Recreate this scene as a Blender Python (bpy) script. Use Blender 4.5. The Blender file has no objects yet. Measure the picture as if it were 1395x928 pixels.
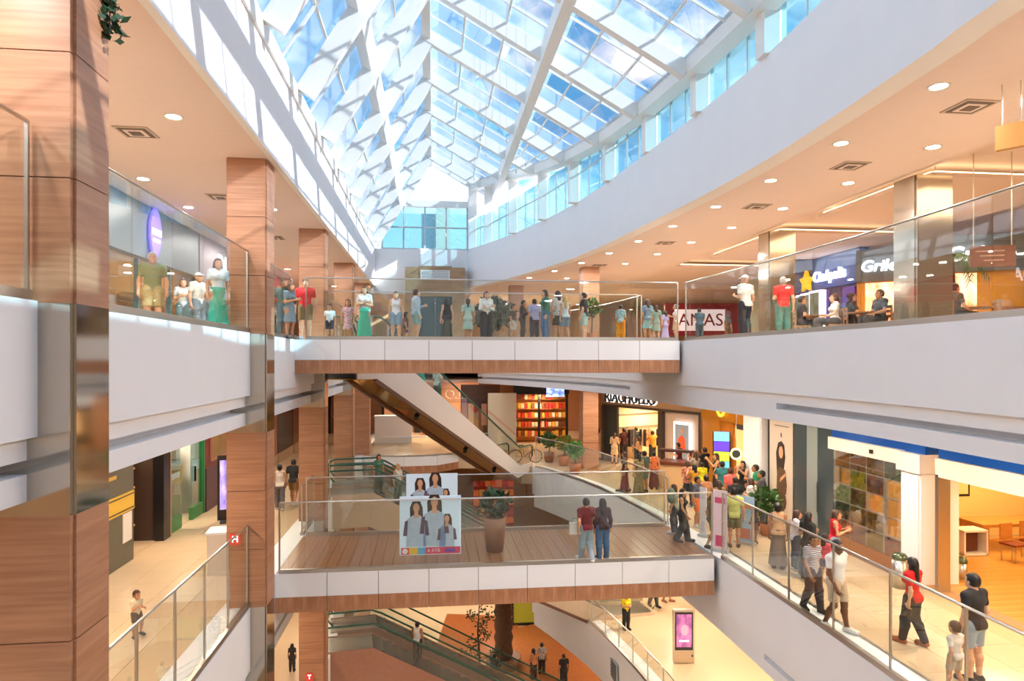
import bpy, bmesh, math, random
import numpy as np
from mathutils import Vector, Matrix
import openvdb

# ------------------------------------------------------------------ camera, sky, sun, exposure
SC = bpy.context.scene
COL = SC.collection
F = 916.0                      # focal length in pixels of the 1395 px wide frame
TH = math.atan(107.0 / F)      # the camera is turned a little to the right of the hall's axis
CS, SN = math.cos(TH), math.sin(TH)
cam = bpy.data.cameras.new('camera')
cam.sensor_width = 36.0
cam.lens = 36.0 * F / 1395.0
cam.shift_y = 27.0 / 1395.0
cam.clip_end = 400
camo = bpy.data.objects.new('camera', cam)
COL.objects.link(camo)
camo.location = (0, 0, 0)
camo.rotation_euler = (math.pi / 2, 0, -TH)
SC.camera = camo
SC.view_settings.view_transform = 'Standard'
SC.view_settings.look = 'None'
SC.view_settings.gamma = 1.0
SC.view_settings.use_curve_mapping = False
SC.view_settings.exposure = 0.46
SC.cycles.transparent_max_bounces = 40
SC.cycles.max_bounces = 10
SC.cycles.diffuse_bounces = 5
SC.cycles.caustics_reflective = False
SC.cycles.caustics_refractive = False
SC.cycles.sample_clamp_indirect = 6.0

def srgb(h):
    if isinstance(h, str):
        h = h.lstrip('#')
        h = [int(h[i:i + 2], 16) / 255 for i in (0, 2, 4)]
    return tuple((c / 12.92 if c <= 0.04045 else ((c + 0.055) / 1.055) ** 2.4) for c in h)

W = bpy.data.worlds.new('sky')
SC.world = W
W.use_nodes = True
nt = W.node_tree
nt.nodes.clear()
tc = nt.nodes.new('ShaderNodeTexCoord')
nz = nt.nodes.new('ShaderNodeTexNoise'); nz.inputs['Scale'].default_value = 4.2; nz.inputs['Detail'].default_value = 7; nz.inputs['Roughness'].default_value = 0.58
mp = nt.nodes.new('ShaderNodeMapping'); mp.inputs['Scale'].default_value = (1, 1, 1.6); mp.inputs['Location'].default_value = (0.3, 0.1, 0.4)
nt.links.new(tc.outputs['Generated'], mp.inputs[0]); nt.links.new(mp.outputs[0], nz.inputs['Vector'])
rp = nt.nodes.new('ShaderNodeValToRGB'); rp.color_ramp.elements[0].position = 0.46; rp.color_ramp.elements[1].position = 0.63
nt.links.new(nz.outputs['Fac'], rp.inputs[0])
mx = nt.nodes.new('ShaderNodeMix'); mx.data_type = 'RGBA'
mx.inputs['A'].default_value = (0.11, 0.33, 0.60, 1); mx.inputs['B'].default_value = (1.0, 1.0, 1.0, 1)
nt.links.new(rp.outputs[0], mx.inputs['Factor'])
bg = nt.nodes.new('ShaderNodeBackground'); bg.inputs[1].default_value = 2.0
wo = nt.nodes.new('ShaderNodeOutputWorld')
nt.links.new(mx.outputs['Result'], bg.inputs[0]); nt.links.new(bg.outputs[0], wo.inputs[0])

sun = bpy.data.lights.new('sun', 'SUN'); sun.energy = 9.0; sun.angle = 0.009; sun.color = (1.0, 0.98, 0.96)
suno = bpy.data.objects.new('sun', sun); COL.objects.link(suno)
suno.rotation_euler = Vector((-0.82, 0.36, -0.47)).to_track_quat('-Z', 'Y').to_euler()

# ------------------------------------------------------------------ helpers
def pix(u, d, z=0.0):
    """world point at height z, depth d, in image column u of the 1395 px frame"""
    lat = (u - 697.5) / F * d
    return Vector((lat * CS + d * SN, -lat * SN + d * CS, z))

def dfloor(v, z):
    return F * -z / (v - 491.0)

MATS = {}
def mat(name, col, rough=0.5, metal=0.0, noise=0.0, scale=6.0, stretch=(1, 1, 1), col2=None, emit=0.0, spec=0.5, bump=0.0, coat=0.0, sheen=0.0):
    if name in MATS: return MATS[name]
    m = bpy.data.materials.new(name); m.use_nodes = True
    n = m.node_tree; b = n.nodes['Principled BSDF']
    c = srgb(col) if isinstance(col, str) else col
    b.inputs['Base Color'].default_value = (*c, 1)
    b.inputs['Roughness'].default_value = rough
    b.inputs['Metallic'].default_value = metal
    b.inputs['Specular IOR Level'].default_value = spec
    b.inputs['Coat Weight'].default_value = coat
    b.inputs['Coat Roughness'].default_value = 0.05
    if sheen: b.inputs['Sheen Weight'].default_value = sheen
    if emit:
        b.inputs['Emission Color'].default_value = (*c, 1); b.inputs['Emission Strength'].default_value = emit
    if noise or bump:
        t = n.nodes.new('ShaderNodeTexCoord'); mp = n.nodes.new('ShaderNodeMapping'); mp.inputs['Scale'].default_value = stretch
        x = n.nodes.new('ShaderNodeTexNoise'); x.inputs['Scale'].default_value = scale; x.inputs['Detail'].default_value = 5
        n.links.new(t.outputs['Object'], mp.inputs[0]); n.links.new(mp.outputs[0], x.inputs['Vector'])
        if noise:
            r = n.nodes.new('ShaderNodeValToRGB')
            c2 = (srgb(col2) if isinstance(col2, str) else col2) if col2 else tuple(v * (1 - noise) for v in c)
            r.color_ramp.elements[0].color = (*c2, 1); r.color_ramp.elements[1].color = (*c, 1)
            r.color_ramp.elements[0].position = 0.35; r.color_ramp.elements[1].position = 0.65
            n.links.new(x.outputs['Fac'], r.inputs[0]); n.links.new(r.outputs[0], b.inputs['Base Color'])
            if emit: n.links.new(r.outputs[0], b.inputs['Emission Color'])
        if bump:
            bp = n.nodes.new('ShaderNodeBump'); bp.inputs['Strength'].default_value = bump
            n.links.new(x.outputs['Fac'], bp.inputs['Height']); n.links.new(bp.outputs[0], b.inputs['Normal'])
    MATS[name] = m
    return m

def glass(name, tint=(0.955, 0.985, 0.975), refl=0.035, rough=0.0):
    if name in MATS: return MATS[name]
    m = bpy.data.materials.new(name); m.use_nodes = True
    n = m.node_tree; n.nodes.clear()
    o = n.nodes.new('ShaderNodeOutputMaterial'); mixs = n.nodes.new('ShaderNodeMixShader')
    tr = n.nodes.new('ShaderNodeBsdfTransparent'); tr.inputs[0].default_value = (*tint, 1)
    gl = n.nodes.new('ShaderNodeBsdfGlossy'); gl.inputs['Roughness'].default_value = rough
    fr = n.nodes.new('ShaderNodeFresnel'); fr.inputs['IOR'].default_value = 2.0
    mm = n.nodes.new('ShaderNodeMath'); mm.operation = 'MULTIPLY'; mm.inputs[1].default_value = refl / 0.034
    ge = n.nodes.new('ShaderNodeNewGeometry'); m2 = n.nodes.new('ShaderNodeMath'); m2.operation = 'SUBTRACT'; m2.use_clamp = True
    n.links.new(fr.outputs[0], mm.inputs[0]); n.links.new(mm.outputs[0], m2.inputs[0]); n.links.new(ge.outputs['Backfacing'], m2.inputs[1])
    n.links.new(m2.outputs[0], mixs.inputs[0])
    n.links.new(tr.outputs[0], mixs.inputs[1]); n.links.new(gl.outputs[0], mixs.inputs[2])
    n.links.new(mixs.outputs[0], o.inputs[0])
    MATS[name] = m
    return m

class MB:
    def __init__(s): s.v = []; s.f = []
    def add(s, vs, fs):
        o = len(s.v); s.v += [tuple(p) for p in vs]; s.f += [tuple(i + o for i in f) for f in fs]; return s
    def box(s, x0, y0, z0, x1, y1, z1):
        return s.add([(x0, y0, z0), (x1, y0, z0), (x1, y1, z0), (x0, y1, z0), (x0, y0, z1), (x1, y0, z1), (x1, y1, z1), (x0, y1, z1)],
                     [(0, 3, 2, 1), (4, 5, 6, 7), (0, 1, 5, 4), (1, 2, 6, 5), (2, 3, 7, 6), (3, 0, 4, 7)])
    def cbox(s, c, sx, sy, sz):
        return s.box(c[0] - sx / 2, c[1] - sy / 2, c[2] - sz / 2, c[0] + sx / 2, c[1] + sy / 2, c[2] + sz / 2)
    def beam(s, a, b, w, h, up=(0, 0, 1)):
        """bar from a to b, w wide and h high (h along up)"""
        a = Vector(a); b = Vector(b); t = (b - a).normalized(); sd = t.cross(Vector(up)).normalized(); n = sd.cross(t)
        vs = [p + sd * (w / 2 * i) + n * (h / 2 * j) for p in (a, b) for i, j in ((-1, -1), (1, -1), (1, 1), (-1, 1))]
        return s.add(vs, [(0, 1, 2, 3), (7, 6, 5, 4), (0, 4, 5, 1), (1, 5, 6, 2), (2, 6, 7, 3), (3, 7, 4, 0)])
    def prism(s, poly, z0, z1):
        n = len(poly)
        vs = [(x, y, z0) for x, y in poly] + [(x, y, z1) for x, y in poly]
        return s.add(vs, [tuple(range(n - 1, -1, -1)), tuple(range(n, 2 * n))] + [(i, (i + 1) % n, n + (i + 1) % n, n + i) for i in range(n)])
    def prism3(s, poly, off):
        n = len(poly); off = Vector(off)
        vs = [Vector(p) for p in poly] + [Vector(p) + off for p in poly]
        return s.add(vs, [tuple(range(n - 1, -1, -1)), tuple(range(n, 2 * n))] + [(i, (i + 1) % n, n + (i + 1) % n, n + i) for i in range(n)])
    def cyl(s, c, r, h, n=16, r2=None):
        r2 = r if r2 is None else r2
        vs = [(c[0] + r * math.cos(2 * math.pi * i / n), c[1] + r * math.sin(2 * math.pi * i / n), c[2]) for i in range(n)]
        vs += [(c[0] + r2 * math.cos(2 * math.pi * i / n), c[1] + r2 * math.sin(2 * math.pi * i / n), c[2] + h) for i in range(n)]
        return s.add(vs, [tuple(range(n - 1, -1, -1)), tuple(range(n, 2 * n))] + [(i, (i + 1) % n, n + (i + 1) % n, n + i) for i in range(n)])
    def lathe(s, c, prof, n=16):
        k = len(prof)
        vs = [(c[0] + r * math.cos(2 * math.pi * i / n), c[1] + r * math.sin(2 * math.pi * i / n), c[2] + z) for r, z in prof for i in range(n)]
        fs = [(j * n + i, j * n + (i + 1) % n, (j + 1) * n + (i + 1) % n, (j + 1) * n + i) for j in range(k - 1) for i in range(n)]
        fs += [tuple(range(n - 1, -1, -1)), tuple((k - 1) * n + i for i in range(n))]
        return s.add(vs, fs)
    def tube(s, pts, r, n=8, closed=False):
        pts = [Vector(p) for p in pts]; m = len(pts); vs = []
        for i, p in enumerate(pts):
            if closed: t = pts[(i + 1) % m] - pts[i - 1]
            else: t = pts[min(i + 1, m - 1)] - pts[max(i - 1, 0)]
            t.normalize()
            u = t.cross(Vector((0, 0, 1)) if abs(t.z) < 0.95 else Vector((1, 0, 0))).normalized(); w = u.cross(t)
            rr = r[i] if isinstance(r, (list, tuple)) else r
            vs += [p + (u * math.cos(2 * math.pi * k / n) + w * math.sin(2 * math.pi * k / n)) * rr for k in range(n)]
        fs = []
        for i in range(m if closed else m - 1):
            j = (i + 1) % m
            fs += [(i * n + k, i * n + (k + 1) % n, j * n + (k + 1) % n, j * n + k) for k in range(n)]
        if not closed: fs += [tuple(range(n - 1, -1, -1)), tuple((m - 1) * n + k for k in range(n))]
        return s.add(vs, fs)
    def sweep(s, path, prof):
        """closed profile [(offset, z)] swept along the plan polyline path; offset is to the right of the direction of travel"""
        m = len(path); k = len(prof); vs = []
        for i in range(m):
            a = Vector(path[max(i - 1, 0)]); b = Vector(path[min(i + 1, m - 1)]); t = (b - a).normalized(); n = Vector((t.y, -t.x))
            vs += [(path[i][0] + n.x * o, path[i][1] + n.y * o, z) for o, z in prof]
        fs = [(i * k + j, i * k + (j + 1) % k, (i + 1) * k + (j + 1) % k, (i + 1) * k + j) for i in range(m - 1) for j in range(k)]
        fs += [tuple(range(k)), tuple((m - 1) * k + j for j in range(k - 1, -1, -1))]
        return s.add(vs, fs)
    def mesh(s, name, smooth=False):
        me = bpy.data.meshes.new(name); me.from_pydata(s.v, [], s.f); me.validate()
        b = bmesh.new(); b.from_mesh(me); bmesh.ops.recalc_face_normals(b, faces=b.faces); b.to_mesh(me); b.free()
        if smooth: me.shade_smooth()
        return me
    def build(s, name, m, parent=None, smooth=False, loc=None):
        me = s.mesh(name, smooth)
        me.materials.append(m)
        return link(name, me, parent, loc)

def link(name, me, parent=None, loc=None, m=None):
    o = bpy.data.objects.new(name, me); COL.objects.link(o)
    if parent: o.parent = parent
    if loc is not None: o.location = loc
    if m is not None:
        if len(o.data.materials) == 0: o.data.materials.append(m)
        o.material_slots[0].link = 'OBJECT'; o.material_slots[0].material = m
    return o

def tag(o, label=None, cat=None, group=None, kind=None):
    if label: o['label'] = label
    if cat: o['category'] = cat
    if group: o['group'] = group
    if kind: o['kind'] = kind
    return o
def struct(o): o['kind'] = 'structure'; return o
def thing(name, label, cat, loc=(0, 0, 0), rz=0.0, group=None):
    o = bpy.data.objects.new(name, None); COL.objects.link(o); o.empty_display_size = 0.1
    o.location = loc; o.rotation_euler = (0, 0, rz)
    return tag(o, label, cat, group)
def group_root(name, loc=(0, 0, 0)):
    o = bpy.data.objects.new(name, None); COL.objects.link(o); o.location = loc
    return struct(o)
def copy_tree(o, loc, rz=None, label=None, group=None):
    r = o.copy(); COL.objects.link(r); r.location = loc
    if rz is not None: r.rotation_euler = (0, 0, rz)
    if label: r['label'] = label
    if group: r['group'] = group
    for ch in o.children:
        c = ch.copy(); COL.objects.link(c); c.parent = r
        for g in ch.children:
            d = g.copy(); COL.objects.link(d); d.parent = c
    return r
def unitbox(name):
    return MB().box(-.5, -.5, -.5, .5, .5, .5).mesh(name)
BOXES = {}
def bit(name, m, c, size, parent=None, rz=0.0):
    """a box part that shares one unit mesh with its alikes"""
    k = (name, m.name)
    if k not in BOXES:
        BOXES[k] = unitbox(name); BOXES[k].materials.append(m)
    o = bpy.data.objects.new(name, BOXES[k]); COL.objects.link(o)
    if parent: o.parent = parent
    o.location = c; o.scale = size; o.rotation_euler = (0, 0, rz)
    return o
def text(name, s, m, loc, size, rot, parent=None, ext=0.01, align='CENTER', shear=0.0, bold=0.0):
    c = bpy.data.curves.new(name, 'FONT'); c.body = s; c.size = size; c.extrude = ext; c.align_x = align; c.align_y = 'CENTER'; c.shear = shear; c.offset = bold
    c.resolution_u = 3
    c.materials.append(m)
    q = bpy.data.objects.new(name, c); me = bpy.data.meshes.new_from_object(q); me.name = name
    bpy.data.objects.remove(q); bpy.data.curves.remove(c)
    if not me.materials: me.materials.append(m)
    o = bpy.data.objects.new(name, me); COL.objects.link(o); o.location = loc; o.rotation_euler = rot
    if parent: o.parent = parent
    return o
def catmull(pts, n=6):
    P = [Vector(p) for p in pts]; out = []
    for i in range(len(P) - 1):
        a, b, c, d = P[max(i - 1, 0)], P[i], P[i + 1], P[min(i + 2, len(P) - 1)]
        for k in range(n):
            t = k / n
            out.append(0.5 * ((2 * b) + (c - a) * t + (2 * a - 5 * b + 4 * c - d) * t * t + (3 * b - a - 3 * c + d) * t ** 3))
    out.append(P[-1])
    return out
def resample(path, step):
    P = [Vector(p) for p in path]; L = [0.0]
    for a, b in zip(P, P[1:]): L.append(L[-1] + (b - a).length)
    n = max(1, round(L[-1] / step)); out = []
    for k in range(n + 1):
        s = L[-1] * k / n
        i = max(j for j in range(len(L) - 1) if L[j] <= s + 1e-9)
        t = (s - L[i]) / max(L[i + 1] - L[i], 1e-9)
        out.append(P[i].lerp(P[i + 1], t))
    return out
def lamp(loc, power, size=0.5, col=(1.0, 0.78, 0.55), rot=(0, 0, 0), size_y=None, spread=None):
    l = bpy.data.lights.new('lamp_light', 'AREA'); l.energy = power * 0.86; l.color = col
    if size_y: l.shape = 'RECTANGLE'; l.size = size; l.size_y = size_y
    else: l.shape = 'DISK'; l.size = size
    if spread: l.spread = spread
    o = bpy.data.objects.new('lamp_light', l); COL.objects.link(o); o.location = loc; o.rotation_euler = rot
    return o
random.seed(7)
PI = math.pi

# ------------------------------------------------------------------ materials
M_white = mat('white_plaster', '#f1f3f7', 0.55, noise=0.02, scale=1.5)
M_ceil = mat('ceiling_paint', '#e6d6d1', 0.8, noise=0.02)
M_wood = mat('wood_veneer', '#b98a6a', 0.42, noise=1, col2='#a57557', scale=2.6, stretch=(0.3, 0.3, 9))
M_woodv = mat('wood_fascia', '#bd8a68', 0.45, noise=1, col2='#a4714f', scale=2.5, stretch=(6, 6, 0.3))
M_joint = mat('dark_joint', '#4a3a30', 0.7)
M_chrome = mat('polished_steel', '#b9b2a6', 0.08, metal=1.0)
M_steel = mat('brushed_steel', '#c9c7c2', 0.3, metal=1.0)
M_tile = mat('beige_tile', '#e3cbaa', 0.12, noise=0.06, scale=1.2)
M_tile0 = mat('beige_tile_joint', '#d4bb99', 0.25)
M_deck = mat('deck_board', '#9c6f50', 0.3, noise=1, col2='#7d5439', scale=2.0, stretch=(5, 0.4, 1))
M_glass = glass('balustrade_glass')
M_sky = glass('skylight_glass', (0.93, 0.965, 1.0), 0.05)
M_teal = glass('tinted_glass', (0.62, 0.86, 0.92), 0.05)
M_shopg = glass('shop_glass', (0.95, 0.97, 0.96), 0.05)
M_frame = mat('white_metal', '#eef0ee', 0.4)
M_alu = mat('grey_aluminium', '#c4cdd0', 0.35, metal=0.3)
M_black = mat('black_panel', '#1d1c1e', 0.25)
M_dark = mat('dark_grey_metal', '#3d4348', 0.35)
M_lamp = mat('lamp_diffuser', '#fff1dc', 0.5, emit=14.0)
M_cove = mat('cove_light', '#ffe3ae', 0.5, emit=2.6)
# ------------------------------------------------------------------ the hall: heights and curves
Z3, Z2, Z1, Z0 = 0.59, -5.3, -11.2, -17.1         # floors
C3, C2, C1 = 4.34, -1.4, -7.3                      # ceilings
XL = -3.9                                          # left edge of the void
WL, WR = -8.0, 11.5                                # shop fronts
P3 = catmull([(7.7, -11), (7.7, 4), (7.75, 8), (7.9, 12), (7.7, 17), (7.45, 20.5), (7.35, 25), (6.9, 29), (6.0, 32.5), (4.05, 38), (2.6, 41)])
P2 = catmull([(7.5, -11), (7.5, 4), (7.52, 8), (7.6, 12), (7.6, 17), (7.45, 21), (7.15, 24.5), (6.6, 28), (5.7, 31), (4.9, 33.2)])
PF = catmull([(6.5, -11), (6.6, 2), (6.74, 7.4), (6.9, 9), (7.12, 13.75), (6.85, 19.1), (5.9, 27.7), (4.0, 35), (2.0, 40)])
def cut(path, y0, y1):
    ys = [p[1] for p in path]; xs = [p[0] for p in path]
    mid = [Vector((p[0], p[1])) for p in path if y0 < p[1] < y1]
    return [Vector((float(np.interp(y0, ys, xs)), y0))] + mid + [Vector((float(np.interp(y1, ys, xs)), y1))]
def xat(path, y): return float(np.interp(y, [p[1] for p in path], [p[0] for p in path]))

def slab_prof(zf, zb, slot):
    a, b = zf - 1.35, zb
    p = [(0, zf), (0, a), (0.10, a), (0.10, zf - 1.58)]
    if slot: p += [(0.42, zf - 1.58), (0.42, zf - 1.72), (0.10, zf - 1.72)]
    return p + [(0.10, b), (0.6, b), (0.6, zf)]
def strip(name, path, xw, z0, z1, m):
    """horizontal plate between a plan curve and the plane x = xw"""
    mb = MB()
    mb.prism([(p[0], p[1]) for p in path] + [(xw, path[-1][1]), (xw, path[0][1])], z0, z1)
    return struct(mb.build(name, m))

# right hand slabs (offset to the right of travel = away from the void)
for path, zf, zb, segs in ((P3, Z3, C2, ((-11, 14.8, 1), (14.8, 25, 0), (25, 41, 1))), (P2, Z2, C1, ((-11, 15, 1), (15, 33.2, 0))), (P2, Z1, Z1 - 2.0, ((-11, 33.2, 0),))):
    mb = MB()
    for y0, y1, sl in segs: mb.sweep(cut(path, y0, y1), slab_prof(zf, zb, sl))
    struct(mb.build('slab', M_white))
    q = cut(path, -11, path[-1][1])
    inner = [Vector((p[0] + 0.5, p[1])) for p in q]
    strip('floor', inner, 26.0 if zf == Z3 else 20.0, zf - 0.2, zf - 0.012, M_tile0)
    strip('ceiling', inner, 12.5, zb + 0.02, zb + 0.2, M_ceil)
# left hand slabs (travel towards the camera so that the right of travel is away from the void)
for zf, zb in ((Z3, C2), (Z2, C1), (Z1, Z1 - 2.0)):
    mb = MB(); mb.sweep([(XL, 48 if zf == Z3 else 52), (XL, -11)], slab_prof(zf, zb, True))
    struct(mb.build('slab', M_white))
    struct(MB().box(-12, -11, zf - 0.2, XL - 0.5, 52, zf - 0.012).build('floor', M_tile0))
    struct(MB().box(-12, -11, zb + 0.02, XL - 0.5, 52, zb + 0.2).build('ceiling', M_ceil))
# back parts of the floors (L3 beyond the end of the void, L2 balcony with a faceted nose, L1 and L0)
struct(MB().box(XL, 43.5, Z3 - 0.9, 26, 60, Z3 - 0.012).build('floor', M_tile0))
nose = [(-4.4, 38.5), (-3.4, 37.6), (-1.6, 37.2), (0.2, 37.4), (1.4, 38.6), (3.2, 38.6), (4.4, 33.6), (5.4, 33.2), (20, 33.2), (20, 58), (-4.4, 58)]
struct(MB().prism(nose, Z2 - 0.9, Z2 - 0.012).build('floor', M_tile0))
struct(MB().box(XL, 43, C2, 20, 60, C2 + 0.15).build('ceiling', M_ceil))
def facets(name, pts, z0, z1, m, parent, th=0.05):
    for a, b in zip(pts, pts[1:]):
        a = Vector((*a, 0)); b = Vector((*b, 0)); c = (a + b) / 2; t = b - a
        bit(name, m, (c.x, c.y, (z0 + z1) / 2), (t.length - 0.015, th, z1 - z0), parent, math.atan2(t.y, t.x))
r = group_root('trim_1')
facets('white_panel', nose[:5], Z2 - 0.5, Z2, M_white, r, 0.08); facets('wood_panel', nose[:5], Z2 - 0.9, Z2 - 0.5, M_woodv, r, 0.08)
struct(MB().prism([(-8.4, 36), (3, 36), (4.9, 33.2), (20, 33.2), (20, 62), (-8.4, 62)], Z1 - 0.9, Z1).build('floor', M_tile0))
struct(MB().box(-8.4, -11, Z0 - 0.2, 20, 62, Z0).build('floor', M_tile))
# end walls
struct(MB().box(-8.4, 50, Z2, 20, 50.3, C2 + 0.1).build('wall_back', M_wood))
struct(MB().box(-12, 59.9, Z0, 26, 60.3, 5.4).build('wall_back', mat('far_wall', '#d9b48c', 0.7)))
struct(MB().box(-8.4, 51, Z1, 20, 51.3, C1 + 1.2).build('wall_back', mat('far_wall2', '#c99c6c', 0.7)))

# L3 ceilings and upper fascias
struct(MB().box(-12, -11, C3, -3.5, 60, C3 + 0.15).build('ceiling', M_ceil))
q = [Vector((p[0] + 0.1, p[1])) for p in PF]
strip('ceiling', q, 11.0, C3, C3 + 0.15, M_ceil)
struct(MB().box(-3.5, 40.3, 3.9, 2.2, 60, 4.05).build('ceiling', M_ceil)); struct(MB().box(2.2, 40.0, C3, 11, 60, C3 + .15).build('ceiling', M_ceil))
struct(MB().box(11.0, -11, 4.95, 27, 60, 5.1).build('ceiling', M_ceil))
struct(MB().box(10.98, -11, C3, 11.1, 60, 5.0).build('trim_2', M_ceil))
mb = MB(); mb.box(-3.52, -11, C3 - 0.02, -3.39, 40, 6.4)
struct(mb.build('wall_left', M_white))
mb = MB(); mb.sweep(PF, [(0, C3 - 0.02), (0, 6.58), (0.45, 6.58), (0.45, C3 - 0.02)])
struct(mb.build('wall_right', M_white))
# L3 outer walls
struct(MB().box(-12.2, -11, Z3, -12, 60, 5).build('wall_left', mat('shop_wall_left', '#c9b7a8', 0.7)))
struct(MB().box(26, -11, Z3, 26.2, 60, 5.2).build('wall_right', mat('food_wall', '#dcc19a', 0.7)))

# floor tiles, each a part of the setting
tile_me = unitbox('tile'); tile_me.materials.append(M_tile)
def tiles(x0, x1, y0, y1, z, inside=None, s=0.9):
    r = group_root('floor')
    nx = int((x1 - x0) / s); ny = int((y1 - y0) / s)
    for i in range(nx):
        for j in range(ny):
            x = x0 + (i + .5) * s; y = y0 + (j + .5) * s
            if inside and not inside(x, y): continue
            o = bpy.data.objects.new('tile', tile_me); COL.objects.link(o); o.parent = r
            o.location = (x, y, z - 0.007); o.scale = (s - 0.008, s - 0.008, 0.014)
tiles(8.1, 11.5, 6.0, 33, Z2, lambda x, y: x - 0.45 > xat(P2, y) + 0.05)
tiles(-8.0, -4.4, 6.0, 33, Z2)

# ------------------------------------------------------------------ columns clad in veneer panels
def column(x0, y0, w, d, spans, name='column', mats=None):
    """spans: (z0, z1, 'wood'|'steel')"""
    r = group_root(name, (x0 + w / 2, y0 + d / 2, 0))
    struct(MB().box(-w / 2 + .03, -d / 2 + .03, spans[-1][0], w / 2 - .03, d / 2 - .03, spans[0][1]).build('core', M_joint, r))
    for z0, z1, k in spans:
        m = {'wood': M_wood, 'steel': M_chrome, 'white': M_white, 'glass': mat('mirror_clad', '#c2b8a8', 0.12, metal=.85)}[k]
        n = max(1, round((z1 - z0) / 1.17)) if k == 'wood' else 1
        for i in range(n):
            a = z0 + (z1 - z0) * i / n; b = z0 + (z1 - z0) * (i + 1) / n - (0.012 if i < n - 1 else 0)
            h = b - a; zc = (a + b) / 2
            bit('panel', m, (0, -d / 2, zc), (w, 0.06, h), r); bit('panel', m, (0, d / 2, zc), (w, 0.06, h), r)
            bit('panel', m, (w / 2, 0, zc), (0.06, d - 0.07, h), r); bit('panel', m, (-w / 2, 0, zc), (0.06, d - 0.07, h), r)
    return r
for i, y in enumerate((7.2, 15.0, 22.8, 30.6, 38.4)):
    column(-4.38, y, 0.78, 0.75, ((0.57, C3, 'wood'), (-1.55, 0.57, 'steel'), (Z2, -1.55, 'wood'), (C1 - 0.2, Z2, 'steel'), (Z1, C1 - 0.2, 'wood'), (Z0, Z1, 'wood')))
for y in (14.5, 21.4): column(11.2, y, 0.9, 0.75, ((Z3, C3, 'glass'),))
column(6.9, 30.6, 0.75, 0.75, ((Z3, C3, 'wood'),)); column(4.4, 38.6, 0.75, 0.7, ((Z3, C3, 'wood'),))
column(7.2, 32.0, 0.75, 0.75, ((Z2, C2, 'wood'),)); column(1.0, 44.5, 0.8, 0.7, ((Z3, 3.9, 'wood'),))

# ------------------------------------------------------------------ bridges
def bridge(yf, yb, x0, x1, zf, deck):
    r = group_root('bridge', (0, 0, 0))
    struct(MB().box(x0, yf + .06, zf - 0.95, x1, yb - .06, zf - 0.03).build('deck_slab', M_joint, r))
    n = 9; w = (x1 - x0) / n
    for k in range(n):
        xc = x0 + (k + .5) * w
        for y in (yf + .03, yb - .03):
            bit('white_panel', M_white, (xc, y, zf - 0.29), (w - 0.014, 0.06, 0.58), r)
            bit('wood_panel', M_woodv, (xc, y, zf - 0.775), (w - 0.014, 0.07, 0.38), r)
    if deck:
        n = 40; w = (x1 - x0) / n
        for k in range(n): bit('plank', M_deck, (x0 + (k + .5) * w, (yf + yb) / 2, zf - 0.02), (w - 0.008, yb - yf - 0.14, 0.04), r)
    else:
        n = 12; w = (x1 - x0) / n
        for k in range(n): bit('floor_tile', M_tile, (x0 + (k + .5) * w, (yf + yb) / 2, zf - 0.02), (w - 0.008, yb - yf - 0.14, 0.04), r)
bridge(19.6, 23.5, XL, 7.4, Z3, False)
bridge(17.2, 20.9, XL, 7.45, Z2, True)

# ------------------------------------------------------------------ glass balustrades
def balustrade(path, z, h, step, label, posts=False, base=0.10, tilt=None, name='glass_balustrade'):
    """path: plan polyline; one pane, one post per bay, a handrail and a base shoe"""
    pts = resample(path, step)
    r = thing(name, label, 'balustrade', (pts[0].x, pts[0].y, z)); o = Vector((pts[0].x, pts[0].y, 0))
    for a, b in zip(pts, pts[1:]):
        c = (a + b) / 2 - o.xy; t = b - a; rz = math.atan2(t.y, t.x)
        bit('pane', M_glass, (c.x, c.y, base + (h - base) / 2), (t.length - 0.03, 0.02, h - base - .02), r, rz)
    rail = [(p.x - o.x, p.y - o.y, h) for p in pts]
    MB().tube(rail, 0.022, 6).build('handrail', M_steel, r)
    mb = MB(); mb.sweep([(p[0], p[1]) for p in rail], [(-0.05, 0.0), (0.05, 0.0), (0.05, base), (-0.05, base)])
    mb.build('base_shoe', M_steel, r)
    for p in (pts if posts else (pts[0], pts[-1])):
        bit('post', M_steel, (p.x - o.x, p.y - o.y, h / 2), (0.035, 0.035, h), r)
    return r
off = 0.06
HR = 1.76
lab3 = 'upper floor glass balustrade '
balustrade(cut([(p[0] + off, p[1]) for p in P3], 5.5, 19.55), Z3, HR, 1.55, lab3 + 'curving along the food court')
balustrade(cut([(p[0] + off, p[1]) for p in P3], 23.6, 40.5), Z3, HR, 1.6, lab3 + 'beyond the bridge at the food court')
balustrade([(XL - off, 3.0), (XL - off, 7.1)], Z3, HR, 1.3, lab3 + 'in front of the nearest wood column')
balustrade([(XL - off, 8.0), (XL - off, 14.95)], Z3, HR, 1.4, lab3 + 'between the two nearest wood columns')
balustrade([(XL - off, 15.8), (XL - off, 19.55)], Z3, HR, 1.3, lab3 + 'between the second wood column and the bridge')
balustrade([(XL - off, 26.0), (XL - off, 40.5)], Z3, HR, 1.6, lab3 + 'past the bridge on the shop side')
balustrade([(XL + .3, 19.66), (7.35, 19.66)], Z3, HR, 1.38, 'glass balustrade on the near edge of the upper bridge with people behind')
balustrade([(XL + .3, 23.44), (7.25, 23.44)], Z3, HR, 1.38, 'glass balustrade on the far edge of the upper bridge behind the people')
balustrade([(XL + .1, 17.26), (7.4, 17.26)], Z2, HR, 2.1, 'glass balustrade on the near edge of the wooden middle bridge')
balustrade([(XL + .1, 20.84), (7.35, 20.84)], Z2, HR, 2.1, 'glass balustrade on the far edge of the wooden middle bridge')
balustrade(cut([(p[0] + off, p[1]) for p in P2], 5.5, 17.15), Z2, HR, 1.62, 'glass balustrade with steel posts beside the middle floor walkway with the crowd', True)
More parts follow.
